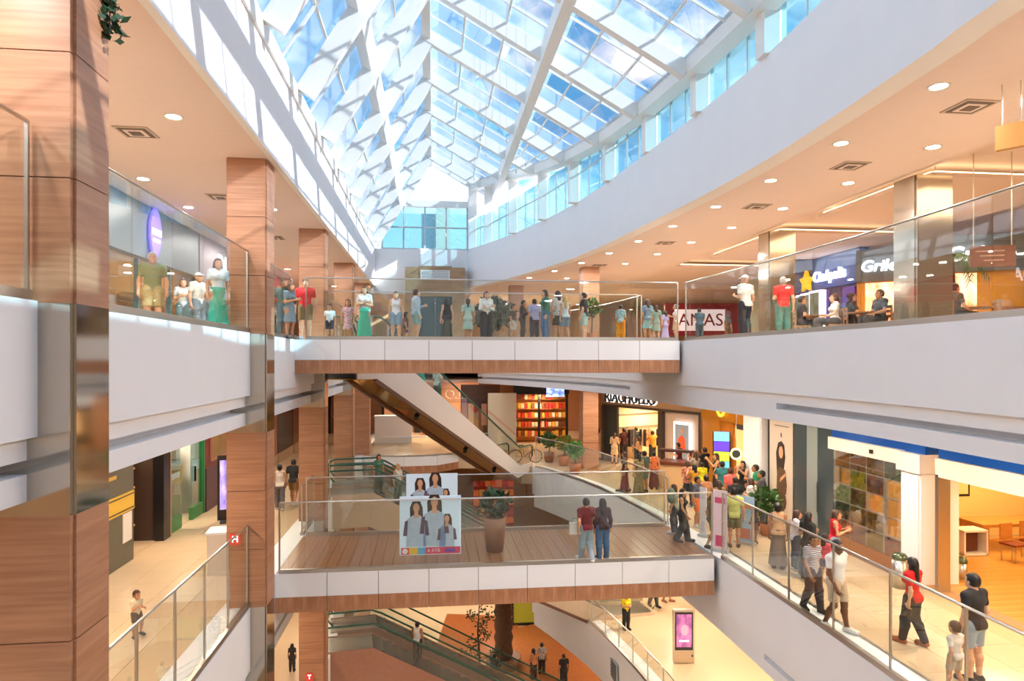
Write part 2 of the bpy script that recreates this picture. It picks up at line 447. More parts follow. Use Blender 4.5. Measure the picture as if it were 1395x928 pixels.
balustrade(cut([(p[0] + off, p[1]) for p in P2], 20.95, 33.0), Z2, 1.5, 1.5, 'curved glass balustrade of the middle floor in front of the clothing shop')
balustrade([(XL - off, 5.5), (XL - off, 14.95)], Z2, HR, 1.35, 'glass balustrade with steel posts beside the walkway with the toddler', True)
balustrade([(XL - off, 15.8), (XL - off, 17.15)], Z2, HR, 1.35, 'short glass balustrade between wood column and wooden bridge')
balustrade([(XL - off, 20.95), (XL - off, 26.4)], Z2, 1.5, 1.35, 'glass balustrade beyond the wooden bridge before the escalators')
balustrade([Vector(p) for p in nose[1:6]], Z2, 1.1, 1.5, 'glass balustrade around the faceted balcony nose behind the escalators')
balustrade(cut([(p[0] + off, p[1]) for p in P2], 16, 33.0), Z1, 1.1, 1.35, 'metal posted balustrade of the lower floor above the white slab', True)

# ------------------------------------------------------------------ skylight
RI = (-0.26, 11.8)                 # ridge x, z
EL = (-3.39, 6.75); ER = (6.55, 8.0)
YB = [-6.95, -3.5, -0.05, 3.4, 6.9, 10.35, 13.8, 17.2, 20.65, 24.1, 27.55, 31.0, 34.5, 38.0]
Y0, Y1 = -10.4, 40.0
rf = group_root('roof')
def lerp2(a, b, t): return (a[0] + (b[0] - a[0]) * t, a[1] + (b[1] - a[1]) * t)
def rafter(a, b, y, w, h, name):
    mb = MB(); dx, dz = b[0] - a[0], b[1] - a[1]; L = math.hypot(dx, dz); n = (dz / L, -dx / L)
    if n[1] > 0: n = (-n[0], -n[1])
    mb.prism3([(a[0], y - w / 2, a[1]), (b[0], y - w / 2, b[1]), (b[0] + n[0] * h, y - w / 2, b[1] + n[1] * h), (a[0] + n[0] * h, y - w / 2, a[1] + n[1] * h)], (0, w, 0))
    struct(mb.build(name, M_frame, rf))
def eave(y):
    x = float(np.interp(y, [-10, 10, 13.8, 17.2, 20.65, 24.1, 27.55, 31, 34.5, 40], [7.0, 7.0, 6.9, 6.75, 6.5, 6.1, 5.5, 4.75, 3.75, 2.2]))
    return (x, RI[1] - 0.562 * (x - RI[0]))
for y in YB:
    rafter(EL, RI, y, 0.22, 0.50, 'rafter'); rafter(RI, eave(y), y, 0.26, 0.42, 'rafter')
def runner(p, w, h, name):
    struct(MB().box(p[0] - w / 2, Y0, p[1] - h, p[0] + w / 2, Y1, p[1]).build(name, M_frame, rf))
runner((RI[0], RI[1] + .05), 0.30, 0.45, 'ridge_beam')
PL = (-1.9, 9.35); PR = (3.46, 9.72)
struct(MB().prism3([(PL[0] - .12, Y0, PL[1] + .1), (PL[0] + .2, Y0, PL[1] - .05), (PL[0] + .05, Y0, PL[1] - .65), (PL[0] - .25, Y0, PL[1] - .5)], (0, Y1 - Y0, 0)).build('purlin', M_frame, rf))
struct(MB().box(PR[0] - .17, Y0, PR[1] - .55, PR[0] + .17, Y1, PR[1]).build('purlin', M_frame, rf))
runner((EL[0] - .05, EL[1] + .05), 0.22, 0.4, 'eave_beam')
def slope_bars(a, b, ts, name='glazing_bar'):
    for t in ts:
        p = lerp2(a, b, t); struct(MB().box(p[0] - .03, Y0, p[1] - .07, p[0] + .03, Y1, p[1]).build(name, M_frame, rf))
slope_bars(RI, PR, (.34, .67)); slope_bars(EL, PL, (.5,)); slope_bars(PL, RI, (.45,))
allY = [Y0] + YB + [Y1]
for y0, y1 in zip(allY, allY[1:]):
    for k in (1, 2):                                 # thin bars up the right slope between the rafters
        y = y0 + (y1 - y0) * k / 3
        e = eave(y)
        struct(MB().beam((RI[0], y, RI[1]), (e[0], y, e[1]), 0.04, 0.06).build('glazing_bar', M_frame, rf))
    ea, eb = eave(y0), eave(y1)
    struct(MB().beam((ea[0] + .12, y0, ea[1] - .05), (eb[0] + .12, y1, eb[1] - .05), 0.5, 0.5).build('eave_beam', M_frame, rf))
    for t0, t1 in ((0, .36), (.36, .70), (.70, 1)):
        A = [lerp2(PR, e, t) for e in (ea, eb) for t in (t0, t1)]
        struct(MB().prism3([(A[0][0], y0, A[0][1]), (A[1][0], y0, A[1][1]), (A[3][0], y1, A[3][1]), (A[2][0], y1, A[2][1])], (0, 0, .015)).build('pane', M_sky, rf))
        if t0 and PR[0] < eb[0] - .3: struct(MB().beam((A[0][0], y0, A[0][1]), (A[2][0], y1, A[2][1]), 0.05, 0.07).build('glazing_bar', M_frame, rf))
    y = (y0 + y1) / 2
    struct(MB().beam((EL[0], y, EL[1]), (RI[0], y, RI[1]), 0.05, 0.07).build('glazing_bar', M_frame, rf))
    for a, b, ts in ((RI, PR, (0, .34, .67, 1)), (EL, PL, (0, .5, 1)), (PL, RI, (0, .45, 1))):
        for t0, t1 in zip(ts, ts[1:]):
            p = lerp2(a, b, t0); q = lerp2(a, b, t1)
            dx, dz = q[0] - p[0], q[1] - p[1]; L = math.hypot(dx, dz)
            o = bit('pane', M_sky, ((p[0] + q[0]) / 2, (y0 + y1) / 2, (p[1] + q[1]) / 2 + .02), (L, y1 - y0 - .02, 0.015), rf)
            o.rotation_euler = (0, -math.atan2(dz, dx), 0)
# clerestory on the right: pilasters, window frames and tinted panes following the fascia
cl = group_root('window_1')
def xw(y): return min(xat(PF, y) + .02, eave(y)[0] + .1)
Wd = [Vector((xw(y) + .38, y)) for y in np.linspace(-11, 40, 60)]
for y in YB + [39.9]:
    x = xat(PF, y)
    e = eave(y); struct(MB().box(xw(y), y - .2, 6.55, xw(y) + .5, y + .2, e[1]).build('pilaster', M_frame, cl))
for y0, y1 in zip(YB, YB[1:] + [39.9]):
    n = 3
    for k in range(n):
        a = Vector((xat(Wd, y0 + .2 + (y1 - y0 - .4) * k / n), y0 + .2 + (y1 - y0 - .4) * k / n)); b = Vector((xat(Wd, y0 + .2 + (y1 - y0 - .4) * (k + 1) / n), y0 + .2 + (y1 - y0 - .4) * (k + 1) / n))
        t = b - a; c = (a + b) / 2; rz = math.atan2(t.y, t.x)
        bit('pane', M_teal, (c.x, c.y, 7.5), (t.length - .04, 0.02, 1.9), cl, rz)
        bit('mullion', M_alu, (a.x, a.y, 7.5), (0.06, 0.06, 1.9), cl, rz)
    a = Vector((xat(Wd, y0 + .2), y0 + .2)); b = Vector((xat(Wd, y1 - .2), y1 - .2)); t = b - a; c = (a + b) / 2
    bit('transom', M_alu, (c.x, c.y, 7.75), (t.length, 0.05, 0.05), cl, math.atan2(t.y, t.x))
    # head wall between the eave beam and the curved fascia
    e = Vector((ER[0] + .15, 0)); xm = c.x
    za = eave(y0)[1] - .1; zb = eave(y1)[1] - .1
    struct(MB().prism3([(eave(y0)[0], y0, za), (xat(PF, y0) + .6, y0, za), (xat(PF, y1) + .6, y1, zb), (eave(y1)[0], y1, zb)], (0, 0, .1)).build('soffit', M_frame, cl))
# end gable
ew = group_root('wall_end')
struct(MB().box(-4, 40.0, 3.9, 2.2, 40.3, 6.55).build('end_wall', M_white, ew))
struct(MB().box(-3.4, 39.95, 9.05, 2.2, 40.25, 9.42).build('end_beam', M_frame, ew))
for x0, x1, z0, z1 in [(-3.0 + k * 1.25, -3.0 + (k + 1) * 1.25, z0, z1) for k in range(4) for z0, z1 in ((6.55, 7.85), (7.85, 9.05))]:
    bit('pane', glass('end_glass', (0.55, 0.76, 0.80), 0.06), ((x0 + x1) / 2, 40.1, (z0 + z1) / 2), (x1 - x0 - .08, .03, z1 - z0 - .08), ew)
for k in range(5): bit('mullion', M_alu, (-3.0 + k * 1.25, 40.1, 7.8), (.09, .1, 2.5), ew)
for z in (6.58, 7.85): bit('transom', M_alu, (-.5, 40.1, z), (5.0, .1, .08), ew)
bit('corner_post', M_frame, (2.15, 40.0, 8.0), (.25, .3, 3.2), ew)
for k in range(4):
    x0 = -1.8 + k * 1.0
    bit('pane', glass('frosted_gable', (.9, .95, .97), .05), (x0 + .5, 40.1, 10.0), (.92, .03, 1.1), ew)
for a, b in ((EL, RI), (RI, ER)):
    struct(MB().beam((a[0], 40, a[1]), (b[0], 40, b[1]), .3, .35).build('rafter', M_frame, ew))
bit('plant_room_wall', mat('plant_room_grey', '#bfd6dd', .7), (-.6, 44, 7.8), (7, .2, 3.4), ew)
bit('plant_room_pier', mat('plant_room_pier', '#d8d2c2', .7), (0.6, 43.6, 8.6), (.9, .2, 4.0), ew)

# the hall's other end, behind the camera, and the outer walls of each floor
struct(MB().box(-12.2, -11.3, Z0, 26.2, -11, 12.5).build('wall_front', mat('front_wall', '#e3d8cc', .7)))
struct(MB().box(-12.2, -11, Z0, -12, 62, C2 + 2).build('wall_left', mat('left_back', '#cfa67e', .7)))
struct(MB().box(20, -11, Z0, 20.2, 62, C2 + 2).build('wall_right', mat('right_back', '#d9b483', .7)))
struct(MB().box(2.0, 40.3, C3 + .1, 27, 40.5, 6.5).build('wall_back', M_ceil)); struct(MB().box(-12, 40.3, 3.9, -3.5, 40.5, 6.5).build('wall_back', M_ceil))
# ------------------------------------------------------------------ downlights (each with its own lamp), vents, exit signs
dl_ring = MB().lathe((0, 0, 0), [(0.13, 0.0), (0.17, -0.012), (0.17, 0.0)], 16).mesh('ring', True); dl_ring.materials.append(M_frame)
dl_disc = MB().cyl((0, 0, -0.006), 0.125, 0.006, 16).mesh('diffuser'); dl_disc.materials.append(M_lamp)
def downlight(x, y, z, label, group, power=0.0, col=(1.0, 0.74, 0.5)):
    t = thing('ceiling_downlight', label, 'ceiling light', (x, y, z - 0.001), 0, group)
    a = link('ring', dl_ring, t); b = link('diffuser', dl_disc, t)
    if power: lamp((x, y, z - 0.05), power, 0.3, col)
POW = 95
ORD = ('nearest', 'second', 'third', 'fourth', 'fifth', 'sixth', 'seventh', 'eighth', 'ninth', 'tenth', 'eleventh', 'twelfth')
def row(xs, ys, z, where, power=POW, col=(1.0, 0.74, 0.5)):
    for i, y in enumerate(ys):
        xx = xs(y) if callable(xs) else xs
        for j, x in enumerate(xx):
            line = '' if len(xx) == 1 else ' in the ' + (('void side', 'shop side') if len(xx) == 2 else ('first', 'second', 'third', 'fourth'))[j] + ' row'
            downlight(x, y, z, ORD[i] + ' round ceiling downlight' + line + ' ' + where, 'downlights ' + where, power, col)
ROW3 = [4.2, 7.0, 9.8, 12.6, 15.4, 18.2, 21.0, 23.8, 26.6, 29.4, 32.2, 35.0]
PINK = (1.0, 0.93, 0.88)
row(lambda y: (xat(PF, y) + 1.0, xat(PF, y) + 3.0), ROW3, C3, 'over the food court gallery', 70, PINK)
row((-4.6, -6.9), [6.0, 9.3, 12.6, 17.0, 20.0, 25.5, 28.5, 33, 36.5], C3, 'over the upper left shop gallery', 70, PINK)
WARM = (1.0, 0.82, 0.62)
row(lambda y: (xat(P2, y) + 2.0,), [7, 9.5, 12, 14.5, 17, 19.5, 22, 24.5, 27.5, 30.5], C2, 'under the slab over the crowded walkway', 80, WARM)
row((-6.0,), [7.5, 10.5, 13.5, 17, 20, 24, 28, 32], C2, 'under the slab over the left walkway', 75, WARM)
row((-2.0, 2.0, 6.0), [45, 48], C2, 'over the back balcony', 120, WARM)
row((8.9, 12.0), [12, 17, 22, 27, 32], C1, 'over the lower right hall', 130, WARM)
row((-6.0,), [10, 16, 22, 28, 34], C1, 'over the lower left hall', 110, WARM)
row((-2.0, 3.0, 8.0), [41, 46], C1 + 1.2, 'over the lower back hall', 200, WARM)
row((-6.0, 10.0), [18, 24, 30, 36], Z1 - 2.0, 'over the ground floor', 170, WARM)
row((-1.0, 4.0), [40, 46], Z1 - 0.95, 'over the ground floor at the back', 170, WARM)
row((0, 5, 10.0, 15), [46, 50], 4.0 if False else 3.89, 'beyond the end wall of the upper floor', 120, WARM)

for y in (-8.5, -4.5, -0.5, 3.0):                   # unseen fill lamps added under the galleries behind the camera, without fixtures
    for x, z in ((-5.6, C3), (8.2, C3), (-5.8, C2), (9.4, C2)): lamp((x, y, z - .06), 85, .5, (0.94, .97, 1.0))
vent_dark = mat('vent_shadow', '#6b5c54', 0.7)
def vent(x, y, z, where, nth):
    t = thing('ceiling_vent', nth + ' square dark air diffuser in the ceiling ' + where, 'air vent', (x, y, z), 0, 'ceiling air diffusers ' + where)
    bit('frame', mat('vent_metal', '#b8a89c', 0.5), (0, 0, -.01), (.62, .62, .02), t)
    for k, s in enumerate((.5, .36, .22)): bit('louvre', vent_dark if k % 2 == 0 else M_ceil, (0, 0, -.022 - .008 * k), (s, s, .012), t)
for i, y in enumerate((10.5, 14.0, 18.0, 24, 30)): vent(xat(PF, y) + 2.1, y, C3, 'over the food court gallery', ORD[i])
for i, y in enumerate((13.5, 18.6, 24.6)): vent(-5.6, y, C3, 'over the upper left shop gallery', ORD[i])

# cove lights of the food court ceiling (real strips in ceiling troughs)
def cove(x0, x1, y0, y1, z, label):
    t = thing('cove_light', label, 'ceiling light', ((x0 + x1) / 2, (y0 + y1) / 2, z))
    w, d = x1 - x0, y1 - y0
    bit('raft', M_ceil, (0, 0, -.28), (w, d, .1), t)
    for s in (-1, 1):
        bit('light_strip', M_cove, (s * (w / 2 - .12), 0, -.2), (.1, d - .3, .05), t); bit('light_strip', M_cove, (0, s * (d / 2 - .12), -.2), (w - .3, .1, .05), t)
    lamp(((x0 + x1) / 2, (y0 + y1) / 2, z - .4), 170, w * .8, (1, .76, .48), size_y=d * .8)
cove(12.4, 17.4, 9, 13, 4.95, 'rectangular ceiling raft with warm hidden strip light nearest above the food court')
cove(12.4, 17.4, 15.5, 20.5, 4.95, 'second rectangular ceiling raft with warm hidden strip light above the food court tables')
cove(12.4, 18, 23, 29, 4.95, 'rectangular ceiling raft with warm strip light in front of the blue cinema shop')
cove(10.8 + .6, 18, 32, 38, 4.95, 'farthest rectangular ceiling raft with warm strip light above the food court')
struct(MB().box(11.1, -3, 4.7, 11.16, 40, 4.76).build('trim_3', M_cove))

# the block with the lift door on the end wall of the upper floor
lw = mat('lift_surround', '#b79a78', 0.5, noise=1, col2='#9c7f5e', scale=2, stretch=(.5, 1, 7))
t = thing('lift_portal', 'wood clad lift block with air grille and teal doors under the white end wall', 'lift', (0.1, 39.28, Z3))
bit('surround', lw, (-1.35, .3, 2.4), (.75, .8, 4.8), t); bit('surround', lw, (1.35, .3, 2.4), (.75, .8, 4.8), t); bit('lintel', lw, (0, .3, 4.0), (1.95, .8, 1.75), t)
g = bit('grille', M_frame, (0, -.13, 4.35), (1.7, .06, .55), t)
for k in range(5): bit('grille_slat', M_alu, (0, -.17, 4.15 + k * .1), (1.5, .03, .05), t)
dm = mat('lift_door_teal', '#2f6272', 0.25, metal=.5)
bit('door_leaf', dm, (-.49, .1, 1.55), (.96, .06, 3.1), t); bit('door_leaf', dm, (.49, .1, 1.55), (.96, .06, 3.1), t)

# ------------------------------------------------------------------ upper left shops
sw = mat('shop_front_grey', '#66757c', 0.4); swd = mat('shop_front_slate', '#4c6a73', 0.35)
t = thing('storefront', 'grey upper floor shop front carrying the violet lozenge sign', 'shop', (-8.1, 19.5, Z3))
bit('fascia_board', sw, (0, 0, 3.0), (.3, 9.0, 1.5), t)
for k in range(4): bit('window_pane', M_shopg, (0, -3.4 + k * 2.25, 1.1), (.04, 2.1, 2.2), t)
for k in range(5): bit('mullion', swd, (.02, -4.5 + k * 2.25, 1.1), (.12, .1, 2.2), t)
bit('back_wall', mat('shop_back_warm', '#d9b483', .7), (-3.0, 0, 1.9), (.1, 9, 3.7), t)
t2 = thing('storefront', 'mauve grey upper floor shop front with the white DA letters', 'shop', (-8.1, 27.5, Z3))
bit('fascia_board', mat('shop_front_mauve', '#8b7f88', .4), (0, 0, 2.9), (.3, 6.8, 1.7), t2)
for k in range(3): bit('window_pane', M_shopg, (0, -2.2 + k * 2.2, 1.0), (.04, 2.1, 2.0), t2)
for k in range(4): bit('mullion', swd, (.02, -3.3 + k * 2.2, 1.0), (.12, .1, 2.0), t2)
bit('back_wall', MATS['shop_back_warm'], (-3, 0, 1.9), (.1, 6.8, 3.7), t2)
bit('clothes_shelf', mat('shelf_white', '#f1e6d6', .6), (-2.6, 0, 1.1), (.5, 5, .06), t2); bit('clothes_shelf', MATS['shelf_white'], (-2.6, 0, 1.8), (.5, 5, .06), t2)
t3 = thing('storefront', 'red and white upper floor shop front beyond the second wood column', 'shop', (-8.1, 35.5, Z3))
bit('fascia_board', mat('shop_red', '#b31f2d', .4), (0, 0, 3.1), (.3, 8.5, 1.2), t3); bit('window_pane', M_shopg, (0, 0, 1.2), (.04, 8.3, 2.4), t3); bit('back_wall', mat('shop_back_pink', '#d7a9a0', .7), (-2.5, 0, 1.8), (.1, 8.5, 3.6), t3)
for y, w in ((19.5, 7), (27.5, 5), (35.5, 6)): lamp((-9.4, y, C3 - .15), 170, 1.5, (1, .78, .52), size_y=w)
VIO = mat('violet_sign', '#6a55e8', .4, emit=1.6)
s = thing('shop_sign', 'violet glowing lozenge sign with white lettering on the grey shop front', 'sign', (-7.9, 20.2, 3.62))
loz = [(0, .72), (.2, .58), (.38, .2), (.38, -.2), (.2, -.58), (0, -.72), (-.2, -.58), (-.38, -.2), (-.38, .2), (-.2, .58)]
MB().prism3([(0, a, b) for a, b in loz], (.06, 0, 0)).build('lozenge', VIO, s)
WHT = mat('sign_white', '#ffffff', .4, emit=2.2)
for k in range(6): bit('letter_bar', WHT, (.075, -.27 + k * .108, .02), (.02, .075, .17), s)
for k in range(4): bit('letter_dot', WHT, (.075, -.18 + k * .12, -.22), (.02, .06, .08), s)
s = thing('shop_sign', 'white DA letters on the mauve grey shop front', 'sign', (-7.945, 26.6, 3.62))
text('lettering', 'DA', WHT, (.02, 0, 0), .85, (PI / 2, 0, PI / 2), s, .02)

# ------------------------------------------------------------------ food court shops on the upper floor, right
blue = mat('cinema_blue', '#2d4f9c', .4, noise=.1); dblue = mat('cinema_navy', '#22264e', .35); pur = mat('cinema_purple', '#43358f', .4, emit=.12)
t = thing('cinema_shop', 'blue and purple cinema counter with yellow star sign behind the food court', 'shop', (17.4, 28.1, Z3))
bit('fascia_board', blue, (0, 0, 3.4), (.4, 5.2, 1.6), t); bit('lower_wall', dblue, (.05, 0, 1.3), (.3, 5.2, 2.6), t)
for k in range(3): bit('wall_panel', pur, (-.13, -1.8 + k * 1.8, 1.35), (.06, .8, 2.3), t)
s = thing('shop_sign', 'white Cinépolis lettering with yellow star on the blue cinema fascia', 'sign', (17.16, 27.6, 3.72))
text('lettering', 'Cinépolis', WHT, (-.02, -.05, 0), .64, (PI / 2, 0, -PI / 2), s, .04, bold=.012)
st = []
for k in range(10):
    r_ = .52 if k % 2 == 0 else .27; a = PI / 2 + k * PI / 5; st.append((0, r_ * math.cos(a) + 1.62, r_ * math.sin(a) - .1))
MB().prism3(st, (-.15, 0, 0)).build('star', mat('star_yellow', '#f5b81c', .35, emit=.5), s)
PUN = mat('kiosk_frame_white', '#e9e6ff', .3, emit=.9); SCR = mat('kiosk_screen', '#6f7d70', .3, noise=.7, scale=3, emit=.35)
for k, y in enumerate((29.3, 28.2, 27.2, 26.2)):
    t = thing('ticket_kiosk', ('first', 'second', 'third', 'fourth')[k] + ' white framed ticket kiosk from the left under the blue cinema sign', 'kiosk', (16.4 - .2 * k, y, Z3), 0, 'cinema ticket kiosks')
    bit('cabinet', PUN, (0, 0, 1.3), (.25, .85, 2.0), t); bit('screen', SCR, (-.14, 0, 1.45), (.03, .62, 1.5), t); bit('stand', M_dark, (.05, 0, .15), (.2, .5, .3), t)
yel = mat('grill_yellow', '#d9981f', .45, noise=.1); gry = mat('grill_grey', '#5d6770', .4)
MENU = mat('menu_board', '#ffe7b8', .5, noise=.45, scale=2.6, col2='#ff7a4a', emit=1.5)
def grill(x, y, rz, w, txt, label, slabel, size, nmenu, txoff=0.0):
    t = thing('grill_shop', label, 'shop', (x, y, Z3), rz)
    bit('fascia_board', gry, (0, 0, 2.95), (w, .3, 1.2), t); bit('lower_wall', yel, (0, .12, 1.2), (w, .2, 2.4), t)
    for k in range(nmenu): bit('menu_board', MENU, (-w / 2 + .8 + k * 1.15, -.02, 1.45), (1.0, .06, 1.7), t)
    bit('counter', mat('counter_brown', '#8a5634', .4), (w * .2, -.8, .55), (w * .55, .5, 1.1), t)
    s = thing('shop_sign', slabel, 'sign', Vector((x, y, Z3 + 2.95)) + Vector((0.2 * math.sin(rz), -0.2 * math.cos(rz), 0)), rz)
    text('lettering', txt, WHT, (txoff, 0, -.05), size, (PI / 2, 0, 0), s, .04, shear=.18, bold=.012)
g1 = pix(1229, 24.6); g2 = pix(1348, 22)
grill(g1.x, g1.y, -.75, 3.0, 'Grileto', 'yellow grill counter with grey fascia beside the blue cinema', 'white slanted Grileto lettering on the grey fascia next to the cinema sign', .58, 2, -.5)
grill(g2.x + .3, g2.y, -.45, 3.8, 'Grileto', 'yellow grill counter with hanging brown board in front at the frame edge', 'white slanted lettering starting with G behind the brown hanging board', .66, 1, -.55)
# red shop with white board further back
bk = pix(975, 46)
t = thing('red_shop', 'red fronted shop with white board reading ANAS beyond the food court', 'shop', (bk.x, bk.y, Z3), -.12)
bit('front', mat('shop_red2', '#a3162a', .4), (1.0, 0, 2.2), (9.0, .3, 2.2), t); bit('lower_glass', M_shopg, (0, .1, .6), (9, .05, 1.2), t); bit('board', mat('board_white', '#f3dede', .5, emit=.5), (-1.15, -.2, 2.15), (3.4, .1, 1.45), t)
text('lettering', 'ANAS', mat('letter_red', '#9c1a2c', .4), (-1.1, -.27, 2.13), 1.2, (PI / 2, 0, 0), t, .02)
# hanging exit sign and brown boards
t = thing('exit_sign', 'green lit exit sign hanging in front of the pale food court passage', 'sign', pix(1261, 20, 2.53)); bit('panel', mat('exit_green', '#1c9a62', .4, emit=.9), (0, 0, 0), (.42, .06, .18), t); bit('hanger', M_steel, (0, 0, 1.25), (.02, .02, 2.36), t)
t = thing('exit_sign', 'small brown cased exit sign box hanging from the gallery ceiling', 'sign', pix(1378, 10.5, 3.5), .6); bit('case', mat('brass_case', '#a8793c', .4), (0, 0, 0), (.12, .4, .38), t); bit('lit_face', MATS['exit_green'], (.065, 0, 0), (.01, .34, .3), t)
for s_ in (-.12, .12): bit('hanger', M_steel, (0, s_, .52), (.015, .015, .68), t)
t = thing('hanging_board', 'wide brown information board hanging in front of the yellow grill shop', 'sign', pix(1352, 16, 2.48), -.35); bit('board', mat('board_brown', '#7a4f40', .5, noise=.15), (0, 0, 0), (.95, .06, .5), t)
for k in range(3): bit('text_line', mat('board_text', '#b59183', .5), (-.06 + .04 * k, -.035, .12 - .11 * k), (.6 - .09 * k, .01, .03), t)
for s_ in (-.4, .4): bit('hanger', M_steel, (s_, 0, 1.35), (.02, .02, 2.22), t)
t = thing('hanging_board', 'small brown square board hanging beside the palm fronds', 'sign', pix(1274, 17, 2.41)); bit('board', MATS['board_brown'], (0, 0, 0), (.24, .05, .26), t); bit('hanger', M_steel, (0, 0, 1.32), (.02, .02, 2.4), t)
# pale passage wall
struct(MB().box(18.5, 38, Z3, 26, 38.2, 4.9).build('wall_back', mat('passage_pale', '#dfe6dc', .6)))
# ------------------------------------------------------------------ middle floor, right: shops behind the crowded walkway
R90 = -PI / 2
H2 = C2 - Z2                                        # 3.9 m clear height
cream = mat('cream_wall', '#f0cf8a', .7); wht_gl = mat('white_laminate', '#e8e2dc', .3); blue_gl = mat('blue_gloss', '#1450a8', .12)
# open shop with wooden floor
struct(MB().box(19.8, 5, Z2, 20, 18.6, C2).build('wall_right', cream)); struct(MB().box(11.9, 18.5, Z2, 20, 18.7, C2).build('wall_back', cream))
struct(MB().box(11.7, 5, C2 - .02, 20, 18.6, C2 + .1).build('ceiling', M_ceil))
fl = group_root('floor'); pm = mat('oak_plank', '#d59a4c', .28, noise=1, col2='#b97c35', scale=2, stretch=(.4, 4, 1))
for k in range(44): bit('plank', pm, (15.8, 5.15 + k * .3, Z2 + .02), (8.2, .292, .04), fl)
struct(MB().box(11.35, 5, Z2, 11.7, 23.4, Z2 + .05).build('trim_4', mat('threshold_brown', '#a5764f', .4)))
t = thing('storefront', 'open shop front with white lintel and glossy blue band above the oak floor', 'shop', (11.5, 9.8, Z2), R90)
bit('lintel', wht_gl, (.2, 0, 2.86), (9.0, .3, .42), t); bit('blue_band', blue_gl, (.2, .06, 3.5), (9.0, .25, .84), t)
bit('door_jamb', M_steel, (-4.25, 0, 1.35), (.1, .3, 2.7), t)
column(11.3, 14.5, .96, .62, ((Z2, Z2 + 2.65, 'white'),), 'pillar'); struct(MB().box(11.2, 14.4, Z2 + 2.65, 12.4, 15.2, Z2 + 3.1).build('pillar', wht_gl)); struct(MB().box(11.35, 14.4, Z2 + 3.1, 12.3, 18.1, C2).build('trim_5', blue_gl))
for p, w in (((14.5, 12, C2 - .1), 190), ((15.5, 16.5, C2 - .1), 190), ((15, 8, C2 - .1), 190)): lamp(p, w, 2.5, (1, .72, .34))
oak = mat('table_oak', '#c98a45', .35, noise=.2, scale=3, stretch=(.5, 4, 4))
p = pix(1385, 19.0, Z2)
t = thing('desk', 'long oak desk standing on the oak floor of the open shop', 'table', p)
bit('top', oak, (0, 0, .76), (2.9, .95, .08), t)
bit('leg', oak, (-1.32, 0, .36), (.14, .9, .72), t); bit('leg', oak, (1.32, 0, .36), (.14, .9, .72), t)
def shop_chair(u, d, label):
    t = thing('chair', label, 'chair', pix(u, d, Z2 + .04), .2)
    bit('seat', mat('seat_brown', '#7d3a20', .5), (0, 0, .45), (.46, .44, .05), t); bit('backrest', oak, (.02, .22, .74), (.42, .04, .42), t)
    for sx in (-1, 1):
        for sy in (-1, 1): bit('leg', M_steel, (sx * .19, sy * .18, .22), (.025, .025, .44), t)
shop_chair(1381, 17.6, 'oak chair with brown seat in front of the long desk'); shop_chair(1408, 17.9, 'oak chair half cut by the frame edge at the long desk')
t = thing('side_table', 'white open cube table holding a dark box beside the long desk', 'table', pix(1320, 18.3, Z2 + .04))
for s in (-1, 1): bit('side', wht_gl, (s * .33, 0, .33), (.05, .5, .66), t)
bit('top', wht_gl, (0, 0, .66), (.71, .5, .05), t); bit('bottom', wht_gl, (0, 0, .04), (.71, .5, .05), t); bit('dark_box', mat('box_brown', '#5b2f1f', .5), (0, .08, .34), (.4, .3, .5), t)
t = thing('picture_frame', 'black picture frame on the cream wall behind the steel door jamb', 'picture', pix(1309, 18.9, Z2 + 2.1), 0)
bit('frame', M_black, (0, 0, 0), (.5, .06, 1.25), t); bit('print', mat('print_cream', '#e9c98c', .6), (0, -.035, 0), (.38, .01, 1.1), t)
# picture window
t = thing('picture_window', 'white framed shop window holding a grid of travel pictures', 'window display', (11.42, 16.58, Z2), R90)
bit('header', wht_gl, (0, -.05, 2.95), (3.0, .3, .34), t); bit('camera_box', M_black, (.45, -.22, 2.95), (.1, .06, .1), t)
bit('sill', mat('sill_brown', '#94684a', .4), (0, 0, .2), (2.9, .3, .4), t)
for k in range(5): bit('mullion', wht_gl, (-1.4 + k * .7, 0, 1.58), (.06 if k in (0, 4, 3) else .03, .1, 2.42), t)
for k in range(6): bit('rail', wht_gl, (0, 0, .38 + k * .48), (2.85, .08, .035), t)
bit('glass_pane', M_shopg, (0, -.09, 1.58), (2.8, .015, 2.4), t)
pc = [('#c9862f', '#7d5320'), ('#b98d70', '#6e4a3c'), ('#b07f3a', '#5a3d22'), ('#7b8f5c', '#2d3f28'), None, ('#d9c22e', '#4f7a2a'), ('#8e4a2d', '#4c2418'), None, ('#7d9a6b', '#d8c9a0'), ('#a0623c', '#4a2b20'), None, None, ('#7c7f72', '#39403a'), ('#b77a2b', '#5f3c16'), ('#b3842f', '#5a3f1b'), None, ('#a84b35', '#d8b48a'), ('#8b6f9a', '#c9775a'), ('#7a8a52', '#a4693f'), ('#c23a2e', '#3c2f6e')]
for i, c in enumerate(pc):
    if not c: continue
    m = mat('picture_%02d' % i, c[0], .4, noise=1, col2=c[1], scale=3.5)
    m.node_tree.nodes['Mapping'].inputs['Location'].default_value = (i * 1.7, i * .9, i * 2.3); m.node_tree.nodes['Mapping'].inputs['Scale'].default_value = (3, 3, 3)
    MB().box(-.33, -.02, -.22, .33, .02, .22).build('picture', m, t, loc=(-1.05 + (i % 4) * .7, -.03, 2.54 - (i // 4) * .48))
